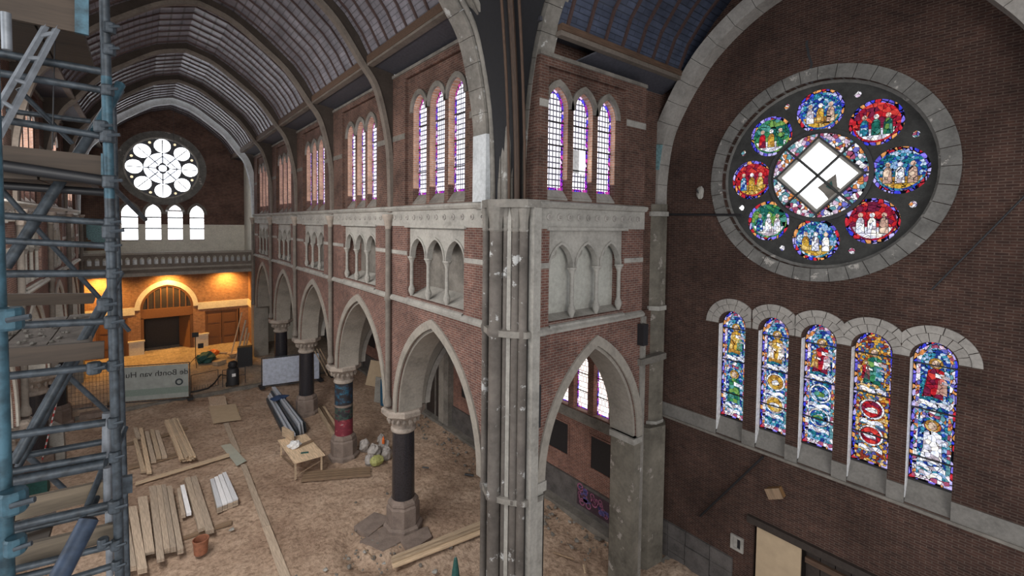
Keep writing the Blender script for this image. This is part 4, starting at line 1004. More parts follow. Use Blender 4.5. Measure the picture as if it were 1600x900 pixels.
for s_ in (-1, 1): put('jamb', MB().box(s_*1.65-.1, s_*1.65+.1, .1, 3.6, -.05, .08), M['door'], d2)
put('inner_doors', MB().box(-1.6, 1.2, .1, 3.55, -1.6, -1.5), M['door_dark'], d2); put('floor_glint', MB().box(.1, 1.0, .13, .16, -1.5, -1.35), M['white'], d2)
lf = put('open_leaf', MB().box(0, 1.2, .12, 3.5, -.04, .04), M['door'], d2, T(1.55, 0, 0) @ Matrix.Rotation(math.radians(125), 4, 'Y'))
put('leaf_panel', MB().box(.15, 1.05, .4, 3.2, .04, .06), M['door'], lf)
def double_door(x0, x1, name, label):
    d = thing(name, label, 'door', frf @ T((x0+x1)/2, 0, -.12), None, 'structure'); hw = (x1-x0)/2
    put('frame', MB().prism([(-hw, .1), (hw, .1), (hw, 3.75), (-hw, 3.75)], 0, .1, [[(-hw+.1, .1), (hw-.1, .1), (hw-.1, 3.65), (-hw+.1, 3.65)]]), M['door'], d)
    for s_ in (-1, 1):
        l_ = put('door_leaf', MB().box(min(s_*.02, s_*(hw-.1)), max(s_*.02, s_*(hw-.1)), .12, 3.62, 0, .05), M['door'], d)
        for z0, z1 in ((.3, 1.3), (1.45, 2.5), (2.65, 3.4)): put('leaf_panel', MB().box(min(s_*.18, s_*(hw-.25)), max(s_*.18, s_*(hw-.25)), z0, z1, .05, .08), M['door'], l_)
double_door(4.1, 6.65, 'door_3', 'closed panelled oak double door at the right of the far hall')
double_door(-2.9, -1.0, 'door_4', 'closed panelled oak door left of the arched portal, behind the scaffold')
# lamps under the balcony
def hall_lamp(x, label):
    l = thing('flood_lamp', label, 'lamp', T(x, 46.6, 7.35)); put('lamp_housing', MB().box(-.15, .15, -.1, .1, -.02, .1), M['black'], l); put('lamp_face', MB().box(-.12, .12, -.07, .07, -.035, -.02), M['lampglow'], l)
    sp = bpy.data.lights.new('lamp_light', 'SPOT'); sp.energy = 1000; sp.color = (1, .52, .12); sp.spot_size = math.radians(150); sp.spot_blend = .9; sp.shadow_soft_size = .15
    o = bpy.data.objects.new('lamp_light', sp); COL.objects.link(o); o.parent = l; o.location = (0, 0, -.1); o.rotation_euler = (math.radians(12), 0, 0)
for x, s_ in ((-2.6, 'warm flood lamp under the balcony behind the scaffold'), (1.6, 'warm flood lamp under the balcony above the portal arch'), (5.7, 'warm flood lamp under the balcony above the right door')): hall_lamp(x, s_)
put('end_plaster', MB().box(8.1, 13.6, 46.2, 46.4, 0, 9.3), M['plaster'], wo); put('end_plaster', MB().box(-9.8, -4.3, 46.2, 46.4, 0, 9.3), M['plaster'], wo2)
#OBJECTS-BEGIN
# ------------------------------------------------------------------ things on the floor
def rampz(y): return .12 if y < 36.2 else .12+(y-36.2)*.052
def hall(px, py):
    z = .12
    for _ in range(6): p = at(px, py, 2, z); z = rampz(p.y)
    return p
def quad(name, pxs, z, th, mt, label, cat, group=None, root=None, dz=0):
    P = [at(x, y, 2, z) for x, y in pxs]; c = sum(P, Vector())/len(P)
    a, b = (P[0]+P[1])/2, (P[2]+P[3])/2; d = b-a; an = math.atan2(d.y, d.x)-PI/2
    mw = T(c.x, c.y, z-dz) @ Matrix.Rotation(an, 4, 'Z'); inv = Matrix.Rotation(-an, 4, 'Z')
    Q = [inv @ (p-c) for p in P]
    o = put(name, MB().prism([(q.x, q.y) for q in Q], -th, 0), mt, root, mw)
    if label: tag(o, label, cat, group)
    return o
def z3(*pts): return [(x/3, 600+y/3) for x, y in pts]
# pale boards in the stacks on the left of the sand floor
C_ = [((600, 575), (640, 570), (690, 860), (645, 870)), ((645, 530), (690, 523), (725, 780), (680, 790)), ((698, 480), (730, 475), (770, 815), (735, 825)),
      ((731, 475), (756, 472), (797, 768), (768, 775)), ((757, 471), (777, 470), (826, 763), (799, 768)), ((781, 478), (805, 475), (860, 770), (832, 778)), ((560, 610), (597, 603), (640, 850), (598, 858))]
for k, q in enumerate(C_):
    for L in range(3 if k in (0, 3, 4, 5, 6) else 2):
        quad('plank', z3(*q), .34, .05, M['wood_grey'], 'long tan board, %s of the stacks beside the scaffold, %s board of its pile' % (['second', 'third', 'fourth', 'fifth', 'sixth', 'seventh', 'first'][k], ['top', 'middle', 'lowest'][L]), 'plank', 'tan boards stacked nearest the scaffold', dz=.06*L)
D_ = [(((830, 490), (843, 485), (870, 610), (850, 615)), 'wood_grey'), (((845, 475), (864, 470), (897, 600), (874, 605)), 'wood_white'), (((865, 440), (890, 433), (960, 670), (930, 680)), 'wood_grey'), (((893, 435), (920, 428), (1003, 680), (965, 690)), 'wood_grey')]
for k, (q, m_) in enumerate(D_):
    for L in range(2 if k < 2 else 1):
        quad('plank', z3(*q), .30, .06 if k < 2 else .14, M[m_], ['short brown board beside the white one in the middle stack', 'short white board in the middle stack', 'brown box beam with open dark end, left of a pair', 'brown box beam with open dark end, right of a pair'][k] if L == 0 else 'board under the short %s one in the middle stack' % ['brown', 'white', '', ''][k], 'plank', 'middle stack of boards', dz=.07*L)
for i in range(4):
    for L in range(4):
        x0, x1 = 985+19*i, 1002+19*i; b0, b1 = 1017+25*i, 1041+25*i; yo = -10*i
        quad('plank', z3((x0, 446+yo), (x1, 441+yo), (b1, 566+yo), (b0, 574+yo)), .36, .065, M['wood_white' if L == 0 else 'wood_grey'], 'white board %s in the top layer of the neat stack' % ['leftmost', 'second', 'third', 'rightmost'][i] if L == 0 else 'board in column %s, layer %s under the white tops of the neat stack' % (['one', 'two', 'three', 'four'][i], ['', 'two', 'three', 'four'][L]), 'plank', 'white boards stacked at the right of the piles', dz=.075*L)
for k, (a, b, m_) in enumerate([((211, 685), (224, 735), 'wood'), ((220, 669), (233, 737), 'wood'), ((211, 668), (217, 683), 'wood_grey'), ((229, 674), (240, 720), 'wood_grey'), ((237, 670), (248, 714), 'wood'), ((245, 672), (257, 713), 'wood_grey')]):
    for L in range(2):
        quad('plank', [(a[0]-3, a[1]), (a[0]+3, a[1]-.5), (b[0]+4, b[1]-1), (b[0]-4, b[1])], .24, .06, M[m_], 'short weathered beam, %s along the small far stack, %s layer' % (['first', 'third', 'second', 'fourth', 'fifth', 'last'][k], ['upper', 'lower'][L]), 'beam', 'short weathered beams in the far stack', dz=.07*L)
rn = random.Random(5)
for L in range(3):
    for k in range(7):
        j = rn.uniform(-1.5, 1.5); x0 = 257+3.0*k+j*.3; x1 = 281+3.6*k-j*.3
        quad('batten', [(x0, 656-.4*k+rn.uniform(-2, 2)), (x0+2.8, 655-.4*k), (x1+3.4, 715-.5*k+rn.uniform(-2, 2)), (x1, 716-.5*k)], .34, .06, M['wood'], 'thin pale batten, %s across in the %s layer of the splayed bundle' % (['first', 'second', 'third', 'fourth', 'fifth', 'sixth', 'seventh'][k], ['top', 'middle', 'bottom'][L]), 'batten', 'loose bundle of pale battens', dz=.07*L)
quad('plank', [(211, 757), (212, 753), (357, 708), (359, 712)], .12, .05, M['wood'], 'single long pale plank lying crosswise between the stacks', 'plank')
for n_, q in enumerate([((285, 838), (285, 842), (362, 817), (362, 812)), ((198, 692), (198, 695), (215, 690), (215, 687)), ((250, 680), (250, 683), (293, 669), (293, 666)), ((200, 727), (200, 732), (285, 710), (285, 705))]):
    quad('bearer', q, .08, .07, M['wood_old'], ['dark bearer sticking out beside the terracotta bucket', 'short bearer end at the left of the far stack', 'bearer beam crossing behind the splayed battens', 'bearer beam under the small far stack'][n_], 'beam')
quad('plank', [(349, 661), (357, 660), (376, 706), (367, 708)], .1, .04, M['wood_grey'], 'walkway board leading from the square plates to the glassy sheet', 'plank')
quad('plank', [(376, 726), (384, 724), (422, 820), (410, 823)], .1, .04, M['wood_grey'], 'walkway board in the middle of the sand floor', 'plank')
quad('plank', [(410, 823), (422, 820), (456, 905), (440, 908)], .08, .04, M['wood_grey'], 'walkway board nearest the bottom edge of the picture', 'plank')
quad('plate', [(325, 620), (352, 618), (355, 632), (328, 634)], .1, .03, M['wood_grey'], 'small square board at the foot of the hall step', 'board')
quad('plate', [(326, 635), (368, 631), (377, 655), (333, 661)], .1, .03, M['sheet'], 'large square board on the sand, pale and dusty', 'board')
quad('glass_sheet', [(345, 696), (360, 693), (385, 720), (370, 728)], .11, .012, M['pale_sheet'], 'pale greenish sheet lying at the joint of the walkway boards', 'sheet')
for k, q in enumerate([((611, 872), (614, 868), (757, 811), (757, 818)), ((613, 878), (611, 873), (757, 818), (757, 823)), ((614, 887), (612, 880), (757, 824), (757, 832))]):
    quad('plank', [(q[0]), (q[1]), (q[2]), (q[3])], .2-.06*k, .045, M['wood'], ['rear', 'middle', 'front'][k]+' of the three long pale planks lying by the crossing pier', 'plank', 'three long planks by the crossing pier')
# concrete slabs of the pit
for k, (q, z) in enumerate([(((553, 822), (585, 800), (612, 808), (575, 838)), .05), (((562, 845), (600, 822), (640, 838), (598, 862)), .02), (((620, 838), (668, 822), (675, 838), (640, 862)), .03)]):
    quad('foundation_slab', q, z, .18, M['base'], ['rough concrete slab at the rim of the pit', 'broad dusty slab in front of the first column', 'stone slab partly under the first column foot'][k], 'slab')
def scatter(name, label, cat, pts, mt, s, grp=None, seed=1):
    r_ = random.Random(seed)
    for k, (x, y) in enumerate(pts):
        p = at(x, y, 2, .05); o = put(name, MB().blob((0, 0, 0), s*r_.uniform(.6, 1.3), s*r_.uniform(.6, 1.2), s*.5, k+seed, 7, 4, .3), mt, None, T(p.x, p.y, .05)); tag(o, label, cat, grp)
for k_, (xy_, lb_) in enumerate([((680, 893), 'small pale stone near the bottom edge left of the parasol'), ((710, 893), 'small stone right at the foot of the parasol'), ((635, 870), 'small stone in front of the three long planks'), ((570, 862), 'small stone by the thin stick at the pit'),
        ((610, 795), 'stone beside the base of the first column'), ((508, 890), 'lone stone on the open sand in the middle foreground'), ((362, 827), 'small grey stone right of the terracotta bucket'), ((600, 880), 'stone lying left of the long planks end'), ((890, 815), 'small pale stone on the sand under the transept arch')]):
    scatter('stone', lb_, 'stone', [xy_], M['stone'], .08, None, k_)
rub = MB(); r_ = random.Random(9)
for k in range(260):
    x, y = (r_.uniform(11.6, 12.9), r_.uniform(10.2, 25)) if k % 3 else (6.4+r_.gauss(0, 1.1), 15.4+r_.gauss(0, 1.2)); s = r_.uniform(.02, .08)
    rub.blob((x, y, .06+(.1 if x > 12.3 else -.08 if x < 10 else 0)), s, s*1.2, s*.7, k, 6, 4, .35)
tag(put('rubble', rub, M['stone_dark']), 'scattered rubble along the foot of the aisle wall and the pit', 'rubble', None, 'stuff')
def stick(px0, px1, r, mt, label):
    a, b = at(*px0, 2, .1), at(*px1, 2, .08); tag(put('stick', MB().tube(a, b, r, 6), mt), label, 'stick')
stick((865, 863), (897, 874), .035, M['wood_old'], 'dark stick lying on the sand right of the crossing pier')
stick((912, 883), (914, 895), .03, M['wood'], 'short pale lath near the foot of the corner pier')
stick((568, 855), (583, 872), .02, M['wood_old'], 'thin stick lying in front of the pit')
stick((660, 730), (670, 731), .04, M['black'], 'small dark scrap on the sand behind the first column')
stick((726, 741), (740, 743), .05, M['black'], 'dark metal scrap near the crossing pier')
stick((618, 688), (640, 700), .02, M['wood_old'], 'thin lath on the sand between the columns')
# bucket, umbrella
p = at(314, 864, 2, .02); b = thing('bucket', 'small terracotta-coloured bucket standing by the tan boards', 'bucket', T(p.x, p.y, .03))
put('bucket_wall', MB().lathe([(.20, 0), (.235, .45), (.25, .46), (.25, .50), (.225, .50), (.19, .05)], 18), M['terracotta'], b, smooth=True)
p = at(711, 990, 2, 0); um = thing('parasol', 'closed dark green parasol standing at the bottom edge beside the pier', 'parasol', T(p.x, p.y, 0))
d_ = (at(711, 868, 0, p.x)).z
put('pole', MB().tube((0, 0, 0), (0, 0, d_), .02, 8), M['alu'], um); mb = MB(); mb.lathe([(.13, d_-1.3), (.14, d_-.9), (.10, d_-.4), (.05, d_-.08), (.015, d_-.02)], 9)
put('folded_canopy', mb, M['umb'], um); put('finial', MB().lathe([(.012, d_-.03), (.02, d_), (.005, d_+.04)], 8), M['wood_old'], um); put('foot', MB().lathe([(.25, 0), (.25, .06), (.05, .1)], 14), M['stone_dark'], um)
# work table
c4 = [at(x, y, 2, .85) for x, y in [(434, 688), (478, 678), (508, 711), (460, 724)]]
tb = thing('work_table', 'pale plywood trestle table with tools beside the graffiti-covered column', 'table', T(0, 0, 0))
put('tabletop', MB().prism([(q.x, q.y) for q in c4], .82, .86), M['wood'], tb)
cc = sum(c4, Vector())/4
for q in c4:
    e = q.lerp(cc, .15); put('leg', MB().box(e.x-.035, e.x+.035, e.y-.035, e.y+.035, 0, .82), M['wood'], tb)
put('brace', MB().tube(c4[0].lerp(cc, .15)*1-Vector((0, 0, .7)), c4[3].lerp(cc, .15)-Vector((0, 0, .25)), .03, 6), M['wood_old'], tb)
put('brace', MB().tube(c4[3].lerp(cc, .15)-Vector((0, 0, .7)), c4[2].lerp(cc, .15)-Vector((0, 0, .3)), .03, 6), M['wood_old'], tb)
p = at(460, 697, 2, .95); tag(put('plastic_bag', MB().blob((p.x, p.y, 1.02), .30, .22, .18, 4, 12, 7, .2), M['white']), 'crumpled white plastic bag on the work table', 'bag')
p = at(475, 694, 2, .9); tag(put('offcut', MB().box(-.5, .5, -.09, .09, .0, .06), M['wood_old'], None, T(p.x, p.y, .87) @ Matrix.Rotation(.3, 4, 'Z')), 'brown timber offcut lying on the work table', 'offcut')
p = at(450, 684, 2, .9); tag(put('timber_post', MB().box(-.05, .05, -.5, .5, 0, .45), M['wood'], None, T(p.x, p.y, .87) @ Matrix.Rotation(.25, 4, 'Z')), 'yellow wooden frame piece standing on the table corner', 'timber')
p = at(476, 708, 2, .87); tag(put('hand_tool', MB().box(-.16, .16, -.03, .03, 0, .05), M['umb'], None, T(p.x, p.y, .87) @ Matrix.Rotation(-.4, 4, 'Z')), 'small dark green hand tool on the table', 'tool')
# bags by the column
bags = [(570, 700, .34, 'bag'), (585, 712, .42, 'bag'), (600, 700, .36, 'bag'), (604, 712, .34, 'bag'), (577, 722, .3, 'bag'), (596, 688, .28, 'bag')]
for k, (x, y, s, m_) in enumerate(bags):
    p = at(x, y+6, 2, 0); o = put('sack', MB().blob((0, 0, s*.75), s*.8, s*.75, s*.95, k+20, 10, 7, .16), M[m_], None, T(p.x, p.y, .05)); tag(o, ['grey sack leaning against the graffiti column base', 'upright pale sack in the middle of the sack heap', 'sack at the back right of the heap', 'low grey sack at the right edge of the heap', 'small sack at the front left of the heap', 'pale sack at the back of the heap'][k], 'sack', 'heap of rubble sacks')
p = at(588, 728, 2, 0); tag(put('sack', MB().blob((0, 0, .22), .34, .26, .24, 41, 10, 6, .15), M['bag_green'], None, T(p.x, p.y, .04)), 'yellow-green sack at the front of the heap', 'sack', 'heap of rubble sacks')
p = at(599, 682, 2, .9); tag(put('bottle', MB().lathe([(.07, 0), (.07, .22), (.03, .28), (.03, .34)], 10), M['orange'], None, T(p.x, p.y, .55)), 'small orange bottle on top of the sacks', 'bottle')
# rails and bundles
for k in range(4):
    a, b = at(470+k*2, 750-4*k, 2, .12), at(579, 741-3.5*k, 2, .12)
    tag(put('steel_rail', MB().box(-.04, .04, -(b-a).length/2, (b-a).length/2, 0, .10), M['wood_old'], None, T(*((a+b)/2).xy, .05) @ Matrix.Rotation(math.atan2((b-a).y, (b-a).x)-PI/2, 4, 'Z')), '%s of four dark rails in front of the graffiti column' % ['nearest', 'second', 'third', 'farthest'][k], 'rail', 'steel rails in front of the column')
for k in range(7):
    a, b = at(418+k*2.6, 624-1.5*k, 2, .25), at(454+k*4, 694-4*k, 2, .25); h = [.3, .42, .5, .6, .8, .75, .55][k]
    tag(put('metal_panel', MB().box(-.05, .05, -(b-a).length/2, (b-a).length/2, 0, h), M['alu_light' if k % 3 else 'steel'], None, T(*((a+b)/2).xy, .05) @ Matrix.Rotation(math.atan2((b-a).y, (b-a).x)-PI/2, 4, 'Z') @ Matrix.Rotation(.12, 4, 'Y')), 'aluminium panel on edge, %s from the left in the long bundle' % ['first', 'second', 'third', 'fourth', 'fifth', 'sixth', 'seventh'][k], 'panel', 'aluminium panels on edge')
p = at(437, 622, 2, .8); tag(put('blue_cloth', MB().blob((0, 0, 0), .5, .3, .12, 8, 12, 5, .25), M['navy_cloth'], None, T(p.x, p.y, .82)), 'dark blue cloth thrown over the aluminium panels', 'cloth')
for k in range(3):
    a, b = at(497+4*k, 636, 2, .15), at(522+5*k, 681-2*k, 2, .15)
    tag(put('beam', MB().box(-.09, .09, -(b-a).length/2, (b-a).length/2, 0, .16), M['wood' if k != 1 else 'wood_old'], None, T(*((a+b)/2).xy, .03) @ Matrix.Rotation(math.atan2((b-a).y, (b-a).x)-PI/2, 4, 'Z')), '%s of three squared timbers lying behind the graffiti column' % ['left', 'middle', 'right'][k], 'beam', 'timber beams behind the column')
# sheets leaning in the aisle
lb = at(585, 604, 2, 0); tag(put('leaning_board', MB().box(-.8, .8, -.03, .03, 0, 1.75), M['sheet'], None, T(lb.x, lb.y, 0) @ Matrix.Rotation(math.radians(-62), 4, 'Z') @ Matrix.Rotation(math.radians(-20), 4, 'X')), 'pale board leaning in the aisle behind the second arch', 'board')
lb = at(601, 632, 2, 0); tag(put('insulation_roll', MB().lathe([(.26, 0), (.28, .8), (.26, 1.6)], 14), M['bluefoil'], None, T(lb.x, lb.y, 0)), 'blue insulation roll standing beside the leaning board', 'roll')
lb = at(592, 628, 2, 0); tag(put('grey_sheet', MB().box(-.25, .25, -.03, .03, 0, 1.6), M['stone'], None, T(lb.x-.1, lb.y, 0) @ Matrix.Rotation(math.radians(-62), 4, 'Z') @ Matrix.Rotation(math.radians(-6), 4, 'X')), 'grey panel leaning between the pale board and the blue roll', 'board')
for k in range(3):
    a = at(490+5*k, 545, 1, 33); b = a+Vector((.5, -1.4, -1.6)); tag(put('orange_lath', MB().tube(a, b, .04, 6), M['wood']), '%s reddish lath leaning behind the far fence' % ['left', 'middle', 'right'][k], 'lath', 'laths leaning behind the far fence')
tag(put('machine', MB().box(-.7, .7, -.4, .4, 0, 1.3), M['black'], None, T(11.5, 35, 0)), 'dark machine standing in the aisle beyond the far fence', 'machine')

# ------------------------------------------------------------------ hall end
def fence(a, b, h, label, sheet=None, text=None):
    f = thing('wire_fence', label, 'fence'); a, b = Vector(a), Vector(b); n = 1
    put('frame', MB().path([a, a+Vector((0, 0, h)), b+Vector((0, 0, h)), b, a+Vector((0, 0, .08))], .028, 8), M['steel'], f, smooth=True)
    mb = MB(); d = b-a; L = d.length; nn = int(L/.16)
    for k in range(1, nn): q = a+d*(k/nn); mb.tube(q+Vector((0, 0, .08)), q+Vector((0, 0, h)), .006, 4)
    for k in range(1, 9): z = h*k/9; mb.tube(a+Vector((0, 0, z)), b+Vector((0, 0, z)), .006, 4)
    put('wire_mesh', mb, M['steel'], f, kind='stuff')
    for q in (a, b): put('foot_block', MB().box(-.15, .15, -.35, .35, 0, .14), M['rubber'], f, T(q.x, q.y, q.z-.02))
    if sheet:
        dn = d.normalized(); nrm = Vector((dn.y, -dn.x, 0)); m = Matrix(((dn.x, 0, nrm.x), (dn.y, 0, nrm.y), (0, 1, 0))).to_4x4(); m.translation = a+nrm*.04
        s_ = put('banner', MB().box(.06, L-.06, .15, h-.06, -.01, .01), sheet, f, m)
        if text:
            put('banner_stripe', MB().box(.06, L-.06, .45, .85, .011, .014), mat_plain('banner_green', (.20, .25, .22), .7, 0, .1), s_)
            cu = bpy.data.curves.new('banner_lettering', 'FONT'); cu.body = text; cu.size = .49; cu.extrude = .004; cu.align_x = 'CENTER'
            tmp = bpy.data.objects.new('lettering', cu); me = bpy.data.meshes.new_from_object(tmp); bpy.data.objects.remove(tmp); me.materials.clear(); me.materials.append(M['rubber'])
            obj('banner_lettering', me, s_, T(L*.56, h-.72, .02) @ Matrix.Scale(-1, 4, (1, 0, 0)))
            put('banner_emblem', MB().prism(circ((L*.86, h-1.2), .22, 16), .015, .02, [circ((L*.86, h-1.2), .13, 12)]), M['steel'], s_)
    return f
banner = mat_plain('grey_banner', (.30, .32, .30), .7, 0, .12, 3, .02); blueb = mat_plain('pale_blue_sheet', (.42, .46, .55), .6, 0, .2, 5, .1)
A = at(178, 634, 2, .1); B = at(297, 624, 2, .1); A.z = B.z = .16
fence(A, B, 2.35, 'wire fence panel with a grey printed banner at the step of the hall floor', banner, 'de Bonth van Hul')
A2 = at(60, 650, 2, .1); A2.z = .16; fence(A2, A-Vector((.15, 0, 0)), 2.35, 'bare wire fence panel behind the scaffold, beside the banner')
A = at(409, 606, 2, .1); B = at(500, 594, 2, .1); A.z = B.z = .1
fence(A, B, 2.05, 'wire fence panel hung with pale bluish sheeting between the far columns', blueb)
A = hall(299, 612); B = hall(341, 602); fb = thing('crowd_barrier', 'low steel barrier between the banner fence and the dust extractor', 'barrier')
put('frame', MB().path([A, A+Vector((0, 0, 1.1)), B+Vector((0, 0, 1.1)), B, A], .02, 6), M['steel'], fb)
mb = MB()
for k in range(1, 10): q = A.lerp(B, k/10); mb.tube(q, q+Vector((0, 0, .25)), .01, 4)
put('bars', mb, M['steel'], fb, kind='stuff')
p = hall(364, 604); vc = thing('dust_extractor', 'dark upright dust extractor on wheels with a hose, standing on the hall floor', 'machine', T(p.x, p.y, p.z))
put('drum', MB().lathe([(.38, .18), (.38, 1.15), (.34, 1.2), (.34, 1.3), (.15, 1.42)], 18), M['rubber'], vc, smooth=True); put('motor_head', MB().lathe([(.26, 1.38), (.3, 1.5), (.26, 1.72), (.1, 1.8)], 14), M['black'], vc, smooth=True)
for x in (-.35, .35): put('wheel', MB().tube((x-.04, .2, .15), (x+.04, .2, .15), .15, 14), M['rubber'], vc)
put('cart_frame', MB().path([(-.6, 0, .1), (-.6, 0, 1.25), (.75, 0, 1.25), (.75, 0, .1)], .025, 6), M['steel'], vc); put('cart_rail', MB().tube((-.6, 0, .7), (.75, 0, .7), .02, 6), M['steel'], vc)
put('white_label', MB().box(-.1, .12, -.40, -.375, .8, 1.0), M['white'], vc)
hp = [hall(345, 595)+Vector((0, 0, .45)), hall(335, 602)+Vector((0, 0, .15)), hall(325, 608)+Vector((0, 0, .06)), hall(310, 612)+Vector((0, 0, .06)), hall(298, 614)+Vector((0, 0, .06))]
tag(put('hose', MB().path([p+Vector((-.3, 0, .8))]+hp, .05, 8), M['rubber'], smooth=True), 'brown suction hose trailing across the hall floor', 'hose')
p = hall(306, 572); tr = thing('floodlight_tripod', 'black floodlight stand with two lamp heads in front of the far pier', 'stand', T(p.x, p.y, p.z))
put('mast', MB().tube((0, 0, .4), (0, 0, 2.5), .025, 8), M['black'], tr)
for k in range(3): put('leg', MB().tube((0, 0, .7), (.6*math.cos(2.1*k+.5), .6*math.sin(2.1*k+.5), 0), .02, 6), M['black'], tr)
put('lamp_head', MB().box(-.22, .2, -.08, .08, 2.25, 2.6), M['black'], tr); put('lamp_head', MB().box(.15, .5, -.08, .08, 1.35, 1.7), M['black'], tr)
p = hall(322, 566); tag(put('refuse_bag', MB().blob((0, 0, .35), .65, .5, .45, 60, 12, 7, .2), M['umb'], None, T(p.x, p.y, p.z)), 'dark refuse bag on the hall floor under the piers', 'bag')
p = hall(334, 561); tag(put('orange_jacket', MB().blob((0, 0, .5), .45, .35, .28, 61, 10, 6, .3), M['orange'], None, T(p.x, p.y, p.z)), 'orange and yellow jacket thrown on the heap', 'jacket')
p = hall(343, 569); tag(put('yellow_crate', MB().box(-.4, .4, -.25, .25, 0, .3), M['wood'], None, T(p.x, p.y, p.z) @ Matrix.Rotation(.6, 4, 'Z')), 'yellow wooden crate beside the refuse bag', 'crate')
tag(put('stretched_lath', MB().tube(hall(338, 553)+Vector((0, 0, .1)), hall(371, 553)+Vector((0, 0, .1)), .08, 6), M['wood']), 'pale beam lying in front of the right far door', 'beam')
tag(put('basin', MB().lathe([(.15, 0), (.45, .3), (.48, .32), (.4, .3), (.1, .06)], 14), M['wood'], None, T(*hall(365, 557))), 'pale round basin lying near the right far door', 'basin')
for k, (a, b) in enumerate([((360, 558), (378, 488)), ((368, 566), (384, 500)), ((376, 564), (386, 512)), ((380, 560), (389, 520))]):
    q = hall(*a); e = at(b[0], b[1], 1, q.y+.5); tag(put('leaning_timber', MB().tube(q, e, .07 if k else .05, 6), M['wood' if k != 1 else 'wood_grey']), ['longest thin pole leaning left of the timbers', 'broad grey board leaning by the side wall', 'yellow timber leaning behind the black cabinet', 'short timber leaning closest to the side wall'][k]+' in the far corner', 'timber')
p = hall(383, 571); tag(put('black_cabinet', MB().box(-.5, .5, -.3, .3, 0, 1.5), M['rubber'], None, T(p.x, p.y, p.z) @ Matrix.Rotation(-.2, 4, 'Z')), 'black cabinet standing in the far right corner of the hall', 'cabinet')
# left side
q = at(88, 620, 1, 26)
a = at(92, 615, 1, 27); b = at(60, 742, 2, .05); mb = MB(); mr = MB(); n = 26
for k in range(n): (mb if k % 2 else mr).tube(a.lerp(b, k/n), a.lerp(b, (k+1)/n), .025, 6)
tp = thing('barrier_tape', 'red and white striped barrier tape slanting behind the scaffold', 'tape'); put('white_stripes', mb, M['white'], tp, kind='stuff'); put('red_stripes', mr, M['tape_red'], tp, kind='stuff')
p = at(85, 722, 2, 0); tag(put('stone_block', MB().prism([(-.45, 0), (.4, 0), (.35, 1.6), (0, 1.9), (-.3, 1.7)], -.25, .25), M['stone'], None, T(p.x, p.y, 0) @ Matrix.Rotation(PI/2, 4, 'X')), 'tall pale stone block standing by the striped tape', 'stone')
p = at(50, 775, 2, 0); tag(put('crate', MB().box(-.5, .5, -.4, .4, 0, .7), M['umb'], None, T(p.x, p.y, 0)), 'dark crate seen low between the scaffold tubes', 'crate')
tag(put('orange_bag', MB().blob((0, 0, 0), .35, .3, .2, 70, 10, 6, .25), M['orange'], None, T(p.x, p.y, .85)), 'orange bag lying on the dark crate', 'bag')
for k, (x, y) in enumerate([(120, 640), (150, 648)]):
    p = at(x, y, 2, .1); tag(put('kerb_stone', MB().box(-.7, .7, -.3, .3, 0, .3), M['base'], None, T(p.x, p.y, .0)), ['reddish kerb stone behind the scaffold', 'grey kerb stone behind the scaffold upright'][k], 'stone')

# ------------------------------------------------------------------ scaffold
sf = thing('scaffold', 'weathered blue-grey tube scaffold tower with plank decks at the left edge', 'scaffold')
def S(x, y, Y=4.0): return at(x, y, 1, Y)
def tb_(name, a, b, Y0, Y1=None, r=.024, mt='steel', n=12):
    return put(name, MB().tube(S(a[0], a[1], Y0), S(b[0], b[1], Y1 if Y1 is not None else Y0), r*.88, n), M[mt], sf, smooth=True)
def coupler(x, y, Y=3.96, s=1.0, mt='steel'):
    p = S(x, y, Y); c = put('coupler', MB().lathe([(.029*s, -.034*s), (.034*s, -.026*s), (.034*s, .026*s), (.029*s, .034*s)], 12), M[mt], sf, T(*p))
    put('bolt', MB().tube((.0, -.03*s, 0), (.052*s, -.045*s, .01), .009*s, 6), M['steel'], c); return c
p0, p1 = S(171, 0, 3.95), S(171, 900, 3.95); X_, Y_ = S(175, 450, 3.95).xy
put('upright', MB().tube(S(162, -40, 3.95), S(188, 940, 3.95), .0265, 16), M['steel'], sf, smooth=True); put('upright_sleeve', MB().tube(S(166.3, 120, 3.95), S(171.5, 310, 3.95), .0275, 16), M['steel_blue'], sf, smooth=True)
X2, Y2 = S(187, 500, 5.5).xy; put('upright', MB().tube(S(176, 140, 5.5), S(200, 940, 5.5), .024, 14), M['steel'], sf, smooth=True)
X3, Y3 = S(9, 400, 2.4).xy; put('upright', MB().tube(S(-20, -30, 2.4), S(11, 940, 2.4), .024, 16), M['steel_blue'], sf, smooth=True)
for k, (a, b, Y, r, mt) in enumerate([((-20, 111), (160, 141), 4, .026, 'steel'), ((-20, 183), (160, 213), 4, .025, 'steel'), ((10, 173), (142, 190), 5.4, .024, 'steel'), ((-20, 80), (160, 112), 4.1, .028, 'steel'),
        ((-10, 257), (166, 283), 4, .04, 'black'), ((-10, 289), (166, 301), 4.3, .03, 'black'), ((4, 337), (168, 348), 4, .024, 'steel'), ((4, 376), (168, 384), 4, .022, 'steel'), ((8, 428), (165, 427), 4, .026, 'steel'),
        ((10, 509), (168, 502), 4, .026, 'steel'), ((10, 588), (172, 571), 4, .028, 'steel'), ((14, 681), (165, 660), 4, .028, 'steel'), ((33, 713), (168, 689), 4.2, .024, 'steel'), ((18, 737), (166, 711), 4, .024, 'steel'),
        ((18, 752), (162, 725), 4, .038, 'steel'), ((20, 823), (170, 789), 4, .028, 'steel'), ((22, 832), (172, 797), 4.3, .02, 'steel'), ((22, 890), (172, 853), 4, .024, 'steel'), ((100, 908), (182, 882), 4, .024, 'steel'), ((22, 905), (90, 888), 4, .024, 'steel')]):
    tb_('ledger', a, b, Y, None, r, mt)
